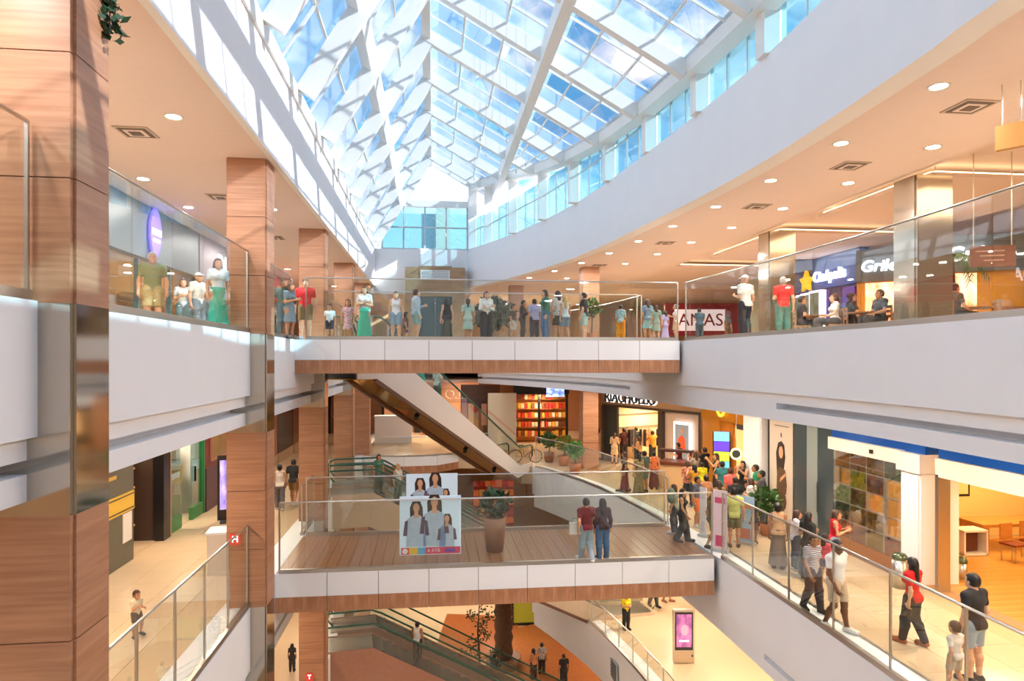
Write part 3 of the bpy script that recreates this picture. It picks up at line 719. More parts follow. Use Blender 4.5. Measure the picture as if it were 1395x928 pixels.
# dark glass front
t = thing('storefront', 'dark glass shop front between the picture window and the portrait panel', 'shop', (11.5, 19.25, Z2), R90)
bit('panel', mat('slate_glass', '#3f4c52', .1), (-.75, 0, 1.95), (.8, .08, 3.9), t); bit('panel', mat('slate_glass_pale', '#8d9798', .15), (-.05, 0, 1.95), (.58, .08, 3.9), t); bit('panel', MATS['slate_glass'], (.7, 0, 1.95), (.88, .08, 3.9), t)
bit('door_handle', M_steel, (.3, -.08, 1.2), (.03, .04, .9), t); bit('edge_strip', M_white, (1.16, 0, 1.95), (.06, .12, 3.9), t)
# portrait panel
skin_p = mat('print_skin', '#d9a583', .6); hair_p = mat('print_hair', '#33221d', .6)
t = thing('portrait_panel', 'pale shop panel printed with a long haired woman in a brown dress', 'panel', (11.5, 21.1, Z2), R90)
bit('panel', mat('pale_panel', '#d8cabb', .35), (0, 0, 1.95), (1.6, .08, 3.9), t); bit('edge_strip', M_black, (-.84, 0, 1.95), (.07, .12, 3.9), t)
def flat(name, poly, m, par, y, th=.012, off=(0, 0)):
    return MB().prism3([(a + off[0], y, b + off[1]) for a, b in poly], (0, -th, 0)).build(name, m, par)
def ell(cx, cz, rx, rz, n=16, a0=0): return [(cx + rx * math.cos(2 * PI * k / n + a0), cz + rz * math.sin(2 * PI * k / n + a0)) for k in range(n)]
flat('printed_hair', [(-.28, 1.5), (-.34, 2.2), (-.2, 2.55), (0, 2.62), (.18, 2.5), (.24, 2.1), (.1, 1.5)], hair_p, t, -.04)
flat('printed_face', ell(.0, 2.25, .13, .2), skin_p, t, -.055); flat('printed_dress', [(-.3, .9), (-.25, 1.6), (-.1, 1.75), (.25, 1.7), (.35, 1.2), (.3, .9)], mat('print_dress', '#6d5138', .6, noise=.3), t, -.05)
flat('printed_arm', [(-.05, 1.25), (.3, 1.5), (.33, 1.62), (-.02, 1.4)], skin_p, t, -.065); flat('printed_bouquet', ell(0, .65, .32, .35, 11), MATS['print_dress'], t, -.045)
for k in range(5): bit('script_line', M_dark, (-.3 + .15 * k, -.045, 3.35 + .05 * (k % 2)), (.13, .01, .02 + .05 * (k % 3)), t)
bit('script_line', M_dark, (0, -.045, 3.12), (.9, .01, .02), t); bit('script_line', M_dark, (-.02, -.045, 2.82), (.06, .01, .14), t)
column(11.25, 22.1, .9, 1.3, ((Z2, C2, 'white'),), 'pillar')
# golden shop
gold = mat('golden_panel', '#d88f14', .3, metal=.25, noise=.15, scale=1.5); goldd = mat('golden_dark', '#8f5a18', .35)
t = thing('golden_shop', 'golden fronted shop with ring emblem and draped entrance behind the crowd', 'shop', (11.75, 25.7, Z2), R90)
bit('header', gold, (0, 0, 3.35), (4.9, .3, 1.0), t); bit('side_panel', gold, (-1.55, 0, 1.45), (1.75, .2, 2.9), t); bit('side_panel', goldd, (2.1, 0, 1.45), (.6, .2, 2.9), t); bit('door_frame', M_dark, (1.3, .05, 2.75), (1.3, .15, .25), t)
for k in range(7): MB().cyl((-.55 + .17 * k, -.02, 0), .1, 2.85, 8).build('drape', mat('drape_gold', '#c9791b', .4, noise=.2), t, True)
bit('back_wall', mat('gold_inside', '#f0b868', .6), (0, 2.6, 1.9), (4.9, .1, 3.8), t)
NEON = mat('neon_yellow', '#fff08a', .4, emit=4.0)
def ringmesh(r): return MB().tube([(r * math.cos(2 * PI * k / 20), 0, r * math.sin(2 * PI * k / 20)) for k in range(20)], r * .16, 6, True)
e = thing('ring_emblem', 'round yellow ring emblem on the golden shop header', 'sign', (11.52, 26.0, Z2 + 3.42), R90)
ringmesh(.36).build('ring', mat('emblem_yellow', '#f7d23e', .3, emit=1.2), e, True); flat('winged_mark', [(-.25, .12), (-.08, .02), (0, .1), (.08, .02), (.25, .12), (.12, -.12), (0, -.2), (-.12, -.12)], goldd, e, .02)
e = thing('ring_emblem', 'glowing neon ring emblem hanging low in the golden shop entrance', 'sign', pix(1003, 24.9, Z2 + 1.83), -.3)
ringmesh(.19).build('ring', NEON, e, True); flat('inner_disc', ell(0, 0, .15, .15), M_dark, e, .02); bit('hanger', M_steel, (0, 0, 1.1), (.015, .015, 1.8), e)
t = thing('digital_totem', 'tall screen with blue and green panels in front of the golden shop', 'screen', pix(983, 26.3, Z2), -.5)
bit('case', M_black, (0, .04, 1.5), (.66, .1, 2.0), t); bit('foot', M_dark, (0, .04, .25), (.5, .3, .5), t)
for k, c in enumerate(('#6aa9ff', '#5336c9', '#9ecf3a', '#58b0d8', '#4a4fd0')): bit('screen_block', mat('totem_' + c[1:], c, .4, emit=1.2), (0, -.02, 2.32 - k * .39), (.58, .02, .37), t)
for y in (24.8, 27.2): lamp((12.9, y, C2 - .3), 130, 1.2, (1, .68, .3))
# clothing shop, its front turned a little to the camera
rr = math.atan2(-6.6, 2.86)
t = thing('clothing_shop', 'wide clothing shop front with dark frame and black lettering above its entrance', 'shop', (10.43, 31.7, Z2), rr)
tan = mat('shop_tan', '#a6835f', .5); brz = mat('bronze_frame', '#473a31', .35)
bit('header', tan, (0, 0, 3.45), (7.2, .3, .9), t); bit('frame_top', brz, (0, -.05, 2.95), (7.0, .25, .12), t)
for x in (-3.5, .85, 1.0, 3.45): bit('frame_post', brz, (x, -.05, 1.45), (.14, .25, 2.9), t)
bit('dark_panel', mat('shop_dark_green', '#3c3f38', .35), (-2.95, .05, 1.45), (1.0, .12, 2.9), t); bit('window_panel', mat('taupe_panel', '#c3ab96', .4), (2.2, .06, 1.45), (2.3, .1, 2.9), t)
bit('shop_floor', M_tile, (-.9, 3.0, .01), (4.8, 5.6, .02), t); bit('back_wall', mat('shop_back_cream', '#f4dcb4', .6), (-.9, 5.6, 1.5), (5.4, .1, 3.0), t); bit('shop_ceiling', M_ceil, (-.9, 3, 3.02), (5, 5.6, .04), t); bit('side_wall', MATS['shop_back_cream'], (-3.45, 2.9, 1.5), (.1, 5.4, 3.0), t)
for z in (.9, 1.7, 2.4): bit('wall_rail', M_steel, (-3.3, 2.9, z), (.06, 5.0, .05), t)
s = thing('shop_sign', 'black RIACHUELO lettering above the clothing shop entrance', 'sign', Vector((10.43, 31.7, Z2 + 3.38)) + Vector((math.sin(rr), -math.cos(rr), 0)) * .22, rr)
text('lettering', 'RIACHUELO', M_black, (-1.25, 0, 0), .72, (PI / 2, 0, 0), s, .04, bold=.006); text('halo', 'RIACHUELO', WHT, (-1.20, .06, -.02), .72, (PI / 2, 0, 0), s, .005, bold=.014)
lx = mat('lightbox_white', '#f4f4ff', .4, emit=2.0)
b = thing('light_box', 'white rimmed light box poster with person in orange on the taupe shop window', 'poster', Vector((10.43, 31.7, Z2)) + Vector((math.cos(rr) * 2.35 + math.sin(rr) * .12, math.sin(rr) * 2.35 - math.cos(rr) * .12, 0)), rr)
bit('rim', lx, (0, 0, 1.55), (1.05, .06, 1.85), b); bit('print', mat('poster_grey', '#8d9296', .4, emit=.3), (0, -.035, 1.55), (.85, .02, 1.65), b); flat('printed_face', ell(.03, 2.08, .1, .13), skin_p, b, -.05); flat('printed_shirt', [(-.25, 1.1), (-.2, 1.75), (0, 1.9), (.2, 1.75), (.28, 1.1)], mat('print_orange', '#e8552d', .5, emit=.3), b, -.05)
for k in range(3):
    c = Vector((10.43, 31.7, 0)) + Vector((math.cos(rr), math.sin(rr), 0)) * (-2.2 + k * 1.2) - Vector((math.sin(rr), -math.cos(rr), 0)) * 2.4
    lamp((c.x, c.y, Z2 + 2.95), 110, 1.0, (1, .74, .45))
rl = random.Random(3)
for k in range(5):                                  # clothes rails in the shop
    c = Vector((10.43, 31.7, 0)) + Vector((math.cos(rr), math.sin(rr), 0)) * (-2.9 + .35 * k) - Vector((math.sin(rr), -math.cos(rr), 0)) * (-1.2 - .8 * k) * -1
    q = thing('clothes_rail', ('leftmost', 'second', 'middle', 'fourth', 'rightmost')[k] + ' clothes rail with hanging garments inside the clothing shop', 'clothes rack', (c.x, c.y, Z2 + .03), rr, 'clothes rails in the clothing shop')
    bit('rail', M_steel, (0, 0, 1.65), (.62, .04, .04), q)
    for s in (-1, 1): bit('upright', M_steel, (s * .3, 0, .82), (.03, .04, 1.65), q)
    for j in range(6):
        m = mat('garment_%d' % rl.randrange(6), ('#e8d8bc', '#2f2a2d', '#b8402f', '#8a7f8f', '#efe6da', '#a78058')[rl.randrange(6)], .8); bit('garment', m, (-.25 + j * .1, 0, 1.15), (.06, .4, .9), q)
flat('printed_flower', ell(-.6, 2.3, .35, .4, 9), mat('print_red', '#c62a22', .5, emit=.2), t, 5.5); bit('poster', wht_gl, (-.6, 5.53, 2.2), (1.3, .04, 1.3), t)
# brown counter block at the end of the rail by the crowd
p = pix(919, 28.0, Z2)
t = thing('kiosk_counter', 'brown topped beige counter block at the end of the curved balustrade', 'counter', p, -.6)
bit('body', mat('counter_beige', '#e2bd8c', .4), (0, 0, .5), (1.3, .9, 1.0), t); bit('top', mat('counter_top_brown', '#6d3a24', .35), (0, 0, 1.06), (1.5, 1.05, .13), t); bit('upper_shelf', mat('shelf_dark', '#4b2c22', .4), (0, .3, 1.5), (1.4, .4, .1), t)
for s in (-.6, .6): bit('support', MATS['shelf_dark'], (s, .3, 1.3), (.08, .3, .4), t)
# bins, roll up banners
def bin_(u, d, label, r=.17, h=.66):
    t = thing('litter_bin', label, 'bin', pix(u, d, Z2))
    MB().cyl((0, 0, 0), r, h, 18).build('body', M_steel, t, True); MB().lathe((0, 0, h), [(r + .005, 0), (r, .06), (r * .7, .13), (.03, .16)], 18).build('lid', mat('bin_lid', '#5c6b56', .2, metal=.6), t, True)
bin_(1226, 15.7, 'brushed steel litter bin with domed lid beside the white pillar'); bin_(1311, 16.2, 'small slim steel litter bin at the oak floor edge', .11, .42)
def banner(u, d, w, h, c, label, c2=None):
    t = thing('roll_up_banner', label, 'banner', pix(u, d, Z2 + .005), -.9)
    bit('foot', M_alu, (0, 0, .04), (w + .06, .2, .08), t); bit('sheet', mat('banner_' + c[1:], c, .5), (0, 0, .08 + h / 2), (w, .02, h), t)
    bit('print_block', mat('banner_p' + c[1:], c2, .5), (0, -.014, .3), (w * .6, .01, .3), t); bit('print_block', MATS['banner_p' + c[1:]], (0, -.014, h - .2), (w * .7, .01, .16), t)
banner(981, 18.6, .42, 1.62, '#f2dfe6', 'white and pink roll up banner standing at the bridge corner', '#d85a80'); banner(1015, 19.4, .55, 1.3, '#a9cdf0', 'pale blue roll up banner behind the walkway balustrade', '#cf8d78'); banner(958, 20.2, .22, 1.4, '#eeeef2', 'narrow white banner post among the people by the bridge', '#d8d8e6')
def foliage(mb, rng, c, r, n, s, up=.3):
    for _ in range(n):
        v = Vector((rng.gauss(0, 1), rng.gauss(0, 1), rng.gauss(0, 1))).normalized() * r * rng.uniform(.35, 1) ** .6
        p = Vector(c) + Vector((v.x, v.y, v.z * .9))
        d = Vector((rng.uniform(-1, 1), rng.uniform(-1, 1), rng.uniform(-.4, 1))).normalized() * s * rng.uniform(.7, 1.3); w = d.cross(Vector((rng.uniform(-1, 1), rng.uniform(-1, 1), .3))).normalized() * s * .3
        mb.add([p, p + d * .5 + w, p + d, p + d * .5 - w], [(0, 1, 2, 3)])
LEAF = mat('leaf_green', '#3f6b2c', .5, noise=.4, scale=2); LEAFD = mat('leaf_dark', '#274a2c', .5, noise=.3, scale=2)
def plant(loc, label, ph, pr, fr, fz, n, s, m, pot, seed, name='potted_plant'):
    t = thing(name, label, 'plant', loc); rng = random.Random(seed)
    MB().lathe((0, 0, 0), [(pr * .72, 0), (pr * .9, ph * .5), (pr, ph), (pr * .88, ph), (pr * .8, ph * .9)], 14).build('pot', pot, t, True)
    MB().tube([(0, 0, ph * .85), (.03, .02, (ph + fz) / 2), (0, 0, fz)], .03, 6).build('stem', mat('stem_brown', '#5d4630', .8), t)
    mb = MB(); foliage(mb, rng, (0, 0, fz), fr, n, s); o = mb.build('foliage', m, t); o['kind'] = 'stuff'
potb = mat('pot_brown', '#8b6248', .5); pott = mat('pot_terracotta', '#b0693f', .6)
plant(pix(674, 18.7, Z2), 'dark bushy plant in tapered brown planter on the wooden bridge', .95, .32, .42, 1.3, 240, .2, LEAFD, potb, 1)
plant(pix(1044, 20.4, Z2), 'leafy shrub standing among the crowd before the portrait panel', .35, .2, .42, 1.0, 200, .22, LEAF, pott, 2)
for k, (u, d, lab) in enumerate(((748, 35.2, 'flowering shrub left of the bright green plant at the balcony nose'), (768, 33.9, 'yellow flowering shrub behind the curved balustrade nose'), (783, 31.4, 'bright green tall shrub beside the wood column behind the curved balustrade'))):
    plant(pix(u, d, Z2), lab, .5, .3, .42, 1.1, 240, .22, (LEAF, mat('leaf_yellow', '#9c8f2e', .5, noise=.5, scale=3, col2='#4f6b2a'), mat('leaf_bright', '#3f8a34', .5, noise=.3))[k], pott, 5 + k)
# bicycle at the balcony nose
t = thing('bicycle', 'bicycle parked behind the glass at the balcony nose by the escalator foot', 'bicycle', pix(716, 34.8, Z2), -.1)
rub = mat('rubber', '#2a2826', .6); fm = mat('bike_frame', '#8f8a55', .4)
for x in (-.52, .52):
    w = MB().tube([(x + .33 * math.cos(2 * PI * k / 18), 0, .34 + .33 * math.sin(2 * PI * k / 18)) for k in range(18)], .022, 6, True).build('wheel', rub, t, True)
    mb = MB()
    for k in range(8): mb.beam((x, .0, .34), (x + .32 * math.cos(PI * k / 4), 0, .34 + .32 * math.sin(PI * k / 4)), .006, .006, (0, 1, 0))
    mb.build('spokes', M_steel, w)
mb = MB()
for a, b in (((-.52, .34), (-.2, .78)), ((-.52, .34), (-.05, .32)), ((-.05, .32), (-.2, .85)), ((-.05, .32), (.36, .75)), ((-.2, .78), (.36, .82)), ((.36, .95), (.52, .34))): mb.tube([(a[0], 0, a[1]), (b[0], 0, b[1])], .018, 6)
mb.build('frame', fm, t); bit('saddle', rub, (-.22, 0, .9), (.26, .12, .05), t); MB().tube([(.3, -.28, 1.02), (.38, -.1, .97), (.38, .1, .97), (.3, .28, 1.02)], .014, 6).build('handlebar', M_steel, t); MB().box(-.16, -.06, -.01, .16, .06, .02).build('basket_rack', M_steel, t, loc=(-.55, 0, .74))
# book shop behind the nose, beige slanting panel
t = thing('book_shop', 'book shop front with orange lit shelves and blue screen behind the balcony plants', 'shop', pix(738, 43.0, Z2))
for x in (-1.75, -.2, 1.6): bit('post', M_black, (x, -.1, 1.9), (.14, .2, 3.8), t)
bit('header', M_black, (0, 0, 3.5), (3.5, .3, .7), t); bit('back_wall', mat('book_wall', '#d98a3f', .5, noise=.2), (0, 1.0, 1.6), (3.5, .1, 3.2), t)
rb = random.Random(5)
for i in range(5):
    bit('shelf', mat('shelf_wood', '#a5673a', .5), (0, .75, .35 + i * .6), (3.4, .35, .04), t)
    for j in range(15):
        c = rb.choice(('#d4572b', '#e8b03f', '#c9302a', '#e9dcc0', '#7f4a2a', '#e08a3c')); bit('book', mat('book_' + c[1:], c, .5), (-1.6 + j * .225 + rb.uniform(-.02, .02), .7, .55 + i * .6), (.18, .2, rb.uniform(.25, .42)), t)
bit('screen', mat('screen_bluewhite', '#bcd0ff', .4, noise=.5, scale=3, col2='#4a62c8', emit=1.6), (.85, -.17, 3.35), (1.15, .05, .75), t)
p = pix(738, 42.7); lamp((p.x, p.y, Z2 + 3.1), 160, 1, (1, .7, .4), size_y=.4)
struct(MB().box(3.0, 44.5, Z2, 9.0, 44.8, C2).build('wall_back', mat('brown_back', '#a9764f', .6)))
p = pix(684, 39); t = thing('wall_panel', 'tall beige panel with slanting edge behind the escalator foot', 'panel', (p.x, p.y, Z2))
bit('board', mat('panel_beige', '#dccbad', .5), (0, 0, 1.75), (1.65, .12, 3.3), t); MB().prism3([(-.8, -.07, 2.3), (.8, -.07, .9), (.8, -.07, 1.05), (-.8, -.07, 2.45)], (0, -.03, 0)).build('slant_strip', mat('panel_pink', '#d6aa92', .5), t)
p = pix(655, 41); t = thing('mannequin_shop', 'dark brown shop front with hanging garments behind the escalator', 'shop', (p.x, p.y, Z2))
bit('front', mat('front_dark_brown', '#5d4031', .5), (0, .4, 1.9), (2.4, .1, 3.8), t)
for k in range(6): bit('garment', mat('hang_%d' % k, ('#8a7a96', '#b7a59a', '#4a3d3a', '#c48f74', '#9a7d9d', '#d8c3a4')[k], .8), (-1 + k * .4, 0, 2.3 - .3 * (k % 2)), (.32, .15, 1.3), t)

# ------------------------------------------------------------------ middle floor, left
L90 = PI / 2
t = thing('hoarding', 'olive grey hoarding with yellow band and gold letters on the left walkway', 'hoarding', (-8.0, 17.0, Z2), L90)
bit('board', mat('olive_board', '#5d5b4a', .45, noise=.1), (0, 0, 1.95), (4.0, .1, 3.9), t); bit('yellow_band', mat('band_yellow', '#d9b23a', .4), (0, -.06, 1.6), (4.0, .02, .5), t)
for z in (1.42, 1.78): bit('band_line', mat('olive_dark', '#3f3d30', .5), (0, -.075, z), (4.0, .01, .03), t)
bit('notice', wht_gl, (1.6, -.06, .95), (.5, .02, .75), t); text('gold_letters', 'RE', mat('letter_gold', '#c9a44a', .4), (.55, -.06, 3.0), 1.3, (PI / 2, 0, 0), t, .01); bit('small_lettering', MATS['letter_gold'], (.7, -.06, 2.35), (.6, .01, .09), t)
t = thing('dark_shop', 'dark framed shop with lit wooden shelves beside the olive hoarding', 'shop', (-8.0, 20.16, Z2), L90)
bit('jamb', M_black, (.85, 0, 1.7), (.5, .3, 3.4), t); bit('jamb', tan, (1.15, 0, 1.7), (.08, .3, 3.4), t); bit('header', mat('dark_brown_head', '#4a3022', .4), (0, 0, 3.6), (2.3, .3, .6), t); bit('back_wall', mat('dark_shop_back', '#3a2a24', .6), (0, 1.6, 1.7), (2.3, .1, 3.4), t); bit('inner_floor', M_tile, (0, .85, .01), (2.2, 1.5, .02), t)
ra = random.Random(9)
for i in range(5):
    bit('shelf', mat('shelf_lit', '#e2ac6a', .5, emit=.25), (.35, 1.1, .5 + i * .55), (.5, .9, .05), t)
    for j in range(3): bit('goods_box', mat('goods_%d' % (j + i % 2), ('#b5532e', '#3a2c2a', '#d8b37a', '#8a4030')[j + i % 2], .5), (.3, .8 + j * .27, .65 + i * .55), (.2, .16, ra.uniform(.18, .34)), t)
bit('side_wall', MATS['dark_shop_back'], (.66, 1.5, 1.7), (.06, 2.8, 3.4), t)
lamp((-8.9, 20.1, C2 - .4), 70, .8, (1, .7, .4))
t = thing('green_shop', 'glass fronted shop with green frame and green notice boards on the left walkway', 'shop', (-8.0, 22.9, Z2), L90)
grn = mat('frame_green', '#2f7a3f', .4); gnt = mat('notice_green', '#144a38', .4)
bit('back_wall', mat('green_shop_white', '#f2ecdf', .6), (.2, 1.5, 1.95), (3.2, .1, 3.9), t); bit('inner_floor', M_tile, (0, .8, .012), (3.0, 1.5, .02), t)
bit('side_wall', MATS['green_shop_white'], (1.64, 1.7, 1.95), (.06, 3.2, 3.9), t)
for x in (-1.5, 1.55): bit('frame_post', grn, (x, 0, 1.95), (.1, .2, 3.9), t)
bit('glass_pane', M_teal, (-.95, 0, 1.95), (.95, .04, 3.5), t); bit('glass_pane', M_teal, (1.0, 0, 1.95), (.95, .04, 3.5), t); bit('kick_plate', grn, (-.95, 0, .2), (1.0, .12, .4), t); bit('kick_plate', grn, (1.0, 0, .2), (1.0, .12, .4), t); bit('door_handle', M_black, (.75, -.06, 1.5), (.04, .06, .5), t)
t = thing('notice_stand', 'green stand with two dark green notice boards in the green framed shop', 'stand', (-9.0, 23.9, Z2 + .03), L90 - .9)
bit('base', grn, (.1, 0, .35), (.6, .4, .7), t); bit('board', gnt, (-.05, -.05, 2.1), (.75, .08, .65), t); bit('box', mat('stand_gold', '#a98b2a', .5), (.2, -.1, 1.4), (.5, .3, .6), t); bit('board', gnt, (-.1, -.05, .98), (.75, .08, .5), t)
for z in (2.22, 2.08, 1.95, 1.08, .95): bit('text_line', wht_gl, (-.06, -.1, z), (.45, .01, .05), t)
bit('pole', M_dark, (0, .05, 1.1), (.06, .06, 2.2), t)
lamp((-9.2, 22.9, C2 - .3), 110, 1, (1, .86, .7))
t = thing('storefront', 'burgundy shop wall with gold framed display case on the left walkway', 'shop', (-8.0, 26.2, Z2), L90)
bit('wall_board', mat('burgundy', '#6b2a2f', .4, noise=.1), (0, 0, 1.95), (3.3, .2, 3.9), t); bit('lower_board', mat('plum', '#4a2a3d', .4), (0, -.11, .75), (3.3, .04, 1.5), t); bit('display_frame', mat('frame_rose', '#b07a68', .4), (-.15, -.13, 2.55), (2.0, .08, 1.7), t); bit('display_face', mat('display_gold', '#9a7a4a', .3, noise=.35, scale=2), (-.15, -.18, 2.55), (1.8, .03, 1.5), t)
struct(MB().box(-8.2, -3, Z2, -8.02, 15, C2).build('wall_left', tan))
for k, (y, w, c) in enumerate(((30.0, 3.6, '#26211f'), (33.8, 3.4, '#9a5a34'), (37.4, 3.6, '#2c2622'), (42.0, 5.0, '#7c4a30'))):
    t = thing('storefront', ('black glass shop front behind the third wood column', 'copper brown shop front beyond the black glass front', 'dark shuttered shop front near the back left corner', 'red brown panelled shop front in the back left corner')[k], 'shop', (-8.0, y, Z2), L90)
    bit('front_panel', mat('front_' + c[1:], c, .25), (0, 0, 2.1), (w, .15, 3.2), t); bit('plinth', tan, (0, -.02, .25), (w, .2, .5), t); bit('header', M_woodv, (0, 0, 3.75), (w, .2, .3), t)
t = thing('advert_totem', 'black framed advert screen half hidden behind the second wood column', 'screen', pix(313, 22.0, Z2), .3); bit('case', M_black, (0, 0, 1.15), (.75, .12, 2.1), t); bit('screen', mat('advert_screen', '#c9b8ff', .4, noise=.8, scale=2, col2='#4a3c9c', emit=.9), (0, -.07, 1.25), (.6, .02, 1.6), t); bit('foot', M_dark, (0, 0, .05), (.6, .4, .1), t)
t = thing('counter', 'white box counter behind the left balustrade at the second wood column', 'counter', pix(312, 16.9, Z2), .1); bit('body', wht_gl, (0, 0, .5), (.9, .6, 1.0), t); bit('top', M_white, (0, 0, 1.03), (.98, .68, .06), t)
RED = mat('sign_red', '#d6392b', .4, emit=.25)
for (x, y, z, lab, w) in ((-4.2, 14.95, Z2 + 1.73 - .25, 'red square hydrant sign with white H on the second wood column', 'H'), (-4.05, 22.75, Z1 + .78, 'small red hydrant sign low on the third wood column', 'T')):
    s = thing('hydrant_sign', lab, 'sign', (x + .03 * 0, y - .02, z)); bit('plate', RED, (0, 0, 0), (.22, .025, .24), s); text('letter', w, WHT, (0, -.016, 0), .2, (PI / 2, 0, 0), s, .004)
# back wall of the middle floor: dark windows, white openings, wood piers
for k, (u, v0, v1, u2, c, lab) in enumerate(((520, 549, 596, 553, '#3a2c26', 'dark brown window on the wood back wall below the escalator'), (564, 582, 622, 583, '#1b1a20', 'narrow black window right of the wood pier on the back wall'), (443, 530, 600, 452, '#1f1b1a', 'tall black slot window beside the third wood column'), (455, 540, 598, 478, '#6b3a2c', 'red brown shop window left of the wood pier on the back wall'))):
    d = 49.2; a = pix(u, d, -(v0 - 491) * d / F); b = pix(u2, d, -(v1 - 491) * d / F)
    t = thing('wall_window', lab, 'window', ((a.x + b.x) / 2, 49.9, (a.z + b.z) / 2)); bit('pane', mat('win_' + c[1:], c, .2), (0, 0, 0), (abs(b.x - a.x), .1, a.z - b.z), t); bit('frame_top', M_joint, (0, -.06, (a.z - b.z) / 2), (abs(b.x - a.x) + .1, .08, .1), t)
for u0, u1, lab in ((456, 490, 'white counter block at the back left of the middle floor'), (511, 561, 'wide white lit display block before the wood back wall')):
    d = 43.0; a = pix(u0, d, Z2); b = pix(u1, d, Z2); t = thing('display_block', lab, 'counter', ((a.x + b.x) / 2, a.y, Z2)); bit('body', wht_gl, (0, 0, .85), (b.x - a.x, .8, 1.7), t); bit('top', M_white, (0, 0, 1.74), (b.x - a.x + .06, .86, .06), t)
struct(MB().box(-3.4, 47.5, Z2, -2.4, 49.9, C2).build('pier', M_wood)); struct(MB().box(-.9, 48, Z2, .1, 49.9, C2).build('pier', M_wood))
# posters on the bridge balustrades: two women and a child in grey blue jerseys
pg = mat('poster_sky', '#cfe3f3', .5, emit=.15); jersey = mat('poster_jersey', '#a9bccf', .5, noise=.12, scale=8, emit=.12); jred = mat('poster_sleeve', '#6b5468', .5); strip_r = mat('poster_strip', '#e2476b', .5)
def poster(u, d, y, label, s=1.0):
    p = pix(u, d); t = thing('poster', label, 'poster', (p.x, y, Z2 + .32))
    bit('sheet', pg, (0, 0, .76), (1.56, .02, 1.5), t)
    def fig(cx, hz, sc, par):
        flat('printed_hair', [(cx - .15 * sc, hz - .5 * sc), (cx - .17 * sc, hz), (cx - .1 * sc, hz + .17 * sc), (cx + .1 * sc, hz + .17 * sc), (cx + .17 * sc, hz), (cx + .19 * sc, hz - .5 * sc)], hair_p, par, -.011, .004)
        flat('printed_shirt', [(cx - .27 * sc, hz - 1.05 * sc), (cx - .24 * sc, hz - .3 * sc), (cx - .08 * sc, hz - .2 * sc), (cx + .08 * sc, hz - .2 * sc), (cx + .24 * sc, hz - .3 * sc), (cx + .27 * sc, hz - 1.05 * sc)], jersey, par, -.016, .004)
        flat('printed_sleeve', [(cx - .35 * sc, hz - .75 * sc), (cx - .3 * sc, hz - .36 * sc), (cx - .22 * sc, hz - .33 * sc), (cx - .24 * sc, hz - .75 * sc)], jred, par, -.019, .004); flat('printed_sleeve', [(cx + .35 * sc, hz - .75 * sc), (cx + .3 * sc, hz - .36 * sc), (cx + .22 * sc, hz - .33 * sc), (cx + .24 * sc, hz - .75 * sc)], jred, par, -.019, .004)
        flat('printed_neck', [(cx - .06 * sc, hz - .27 * sc), (cx - .05 * sc, hz - .08 * sc), (cx + .05 * sc, hz - .08 * sc), (cx + .06 * sc, hz - .27 * sc)], skin_p, par, -.02, .004); flat('printed_face', ell(cx, hz, .085 * sc, .125 * sc), skin_p, par, -.022, .004)
    fig(-.36, 1.22, .95, t); fig(.1, 1.36, 1.08, t); fig(.42, .92, .72, t)
    for k, (w, c) in enumerate(((.2, '#e8452f'), (.22, '#f0c53a'), (.2, '#5fb0e0'), (.42, '#e2476b'), (.46, '#d93a68'))):
        x = -.74 + sum((.2, .22, .2, .42, .46)[:k]) + w / 2; bit('print_block', mat('strip_' + c[1:], c, .5), (x, -.03, .12), (w, .012, .17), t)
    flat('printed_dot', ell(-.64, .12, .07, .07), M_white, t, -.037, .004); text('strip_letters', 'A RTB', M_white, (.08, -.038, .12), .12, (PI / 2, 0, 0), t, .002); bit('strip_patch', mat('strip_purple', '#6a4bb8', .5), (.5, -.038, .12), (.26, .008, .08), t)
poster(586.5, 17.55, 17.33, 'family jersey poster hanging on the near glass of the wooden bridge'); poster(588.5, 21.1, 20.75, 'family jersey poster hanging on the far glass of the wooden bridge')

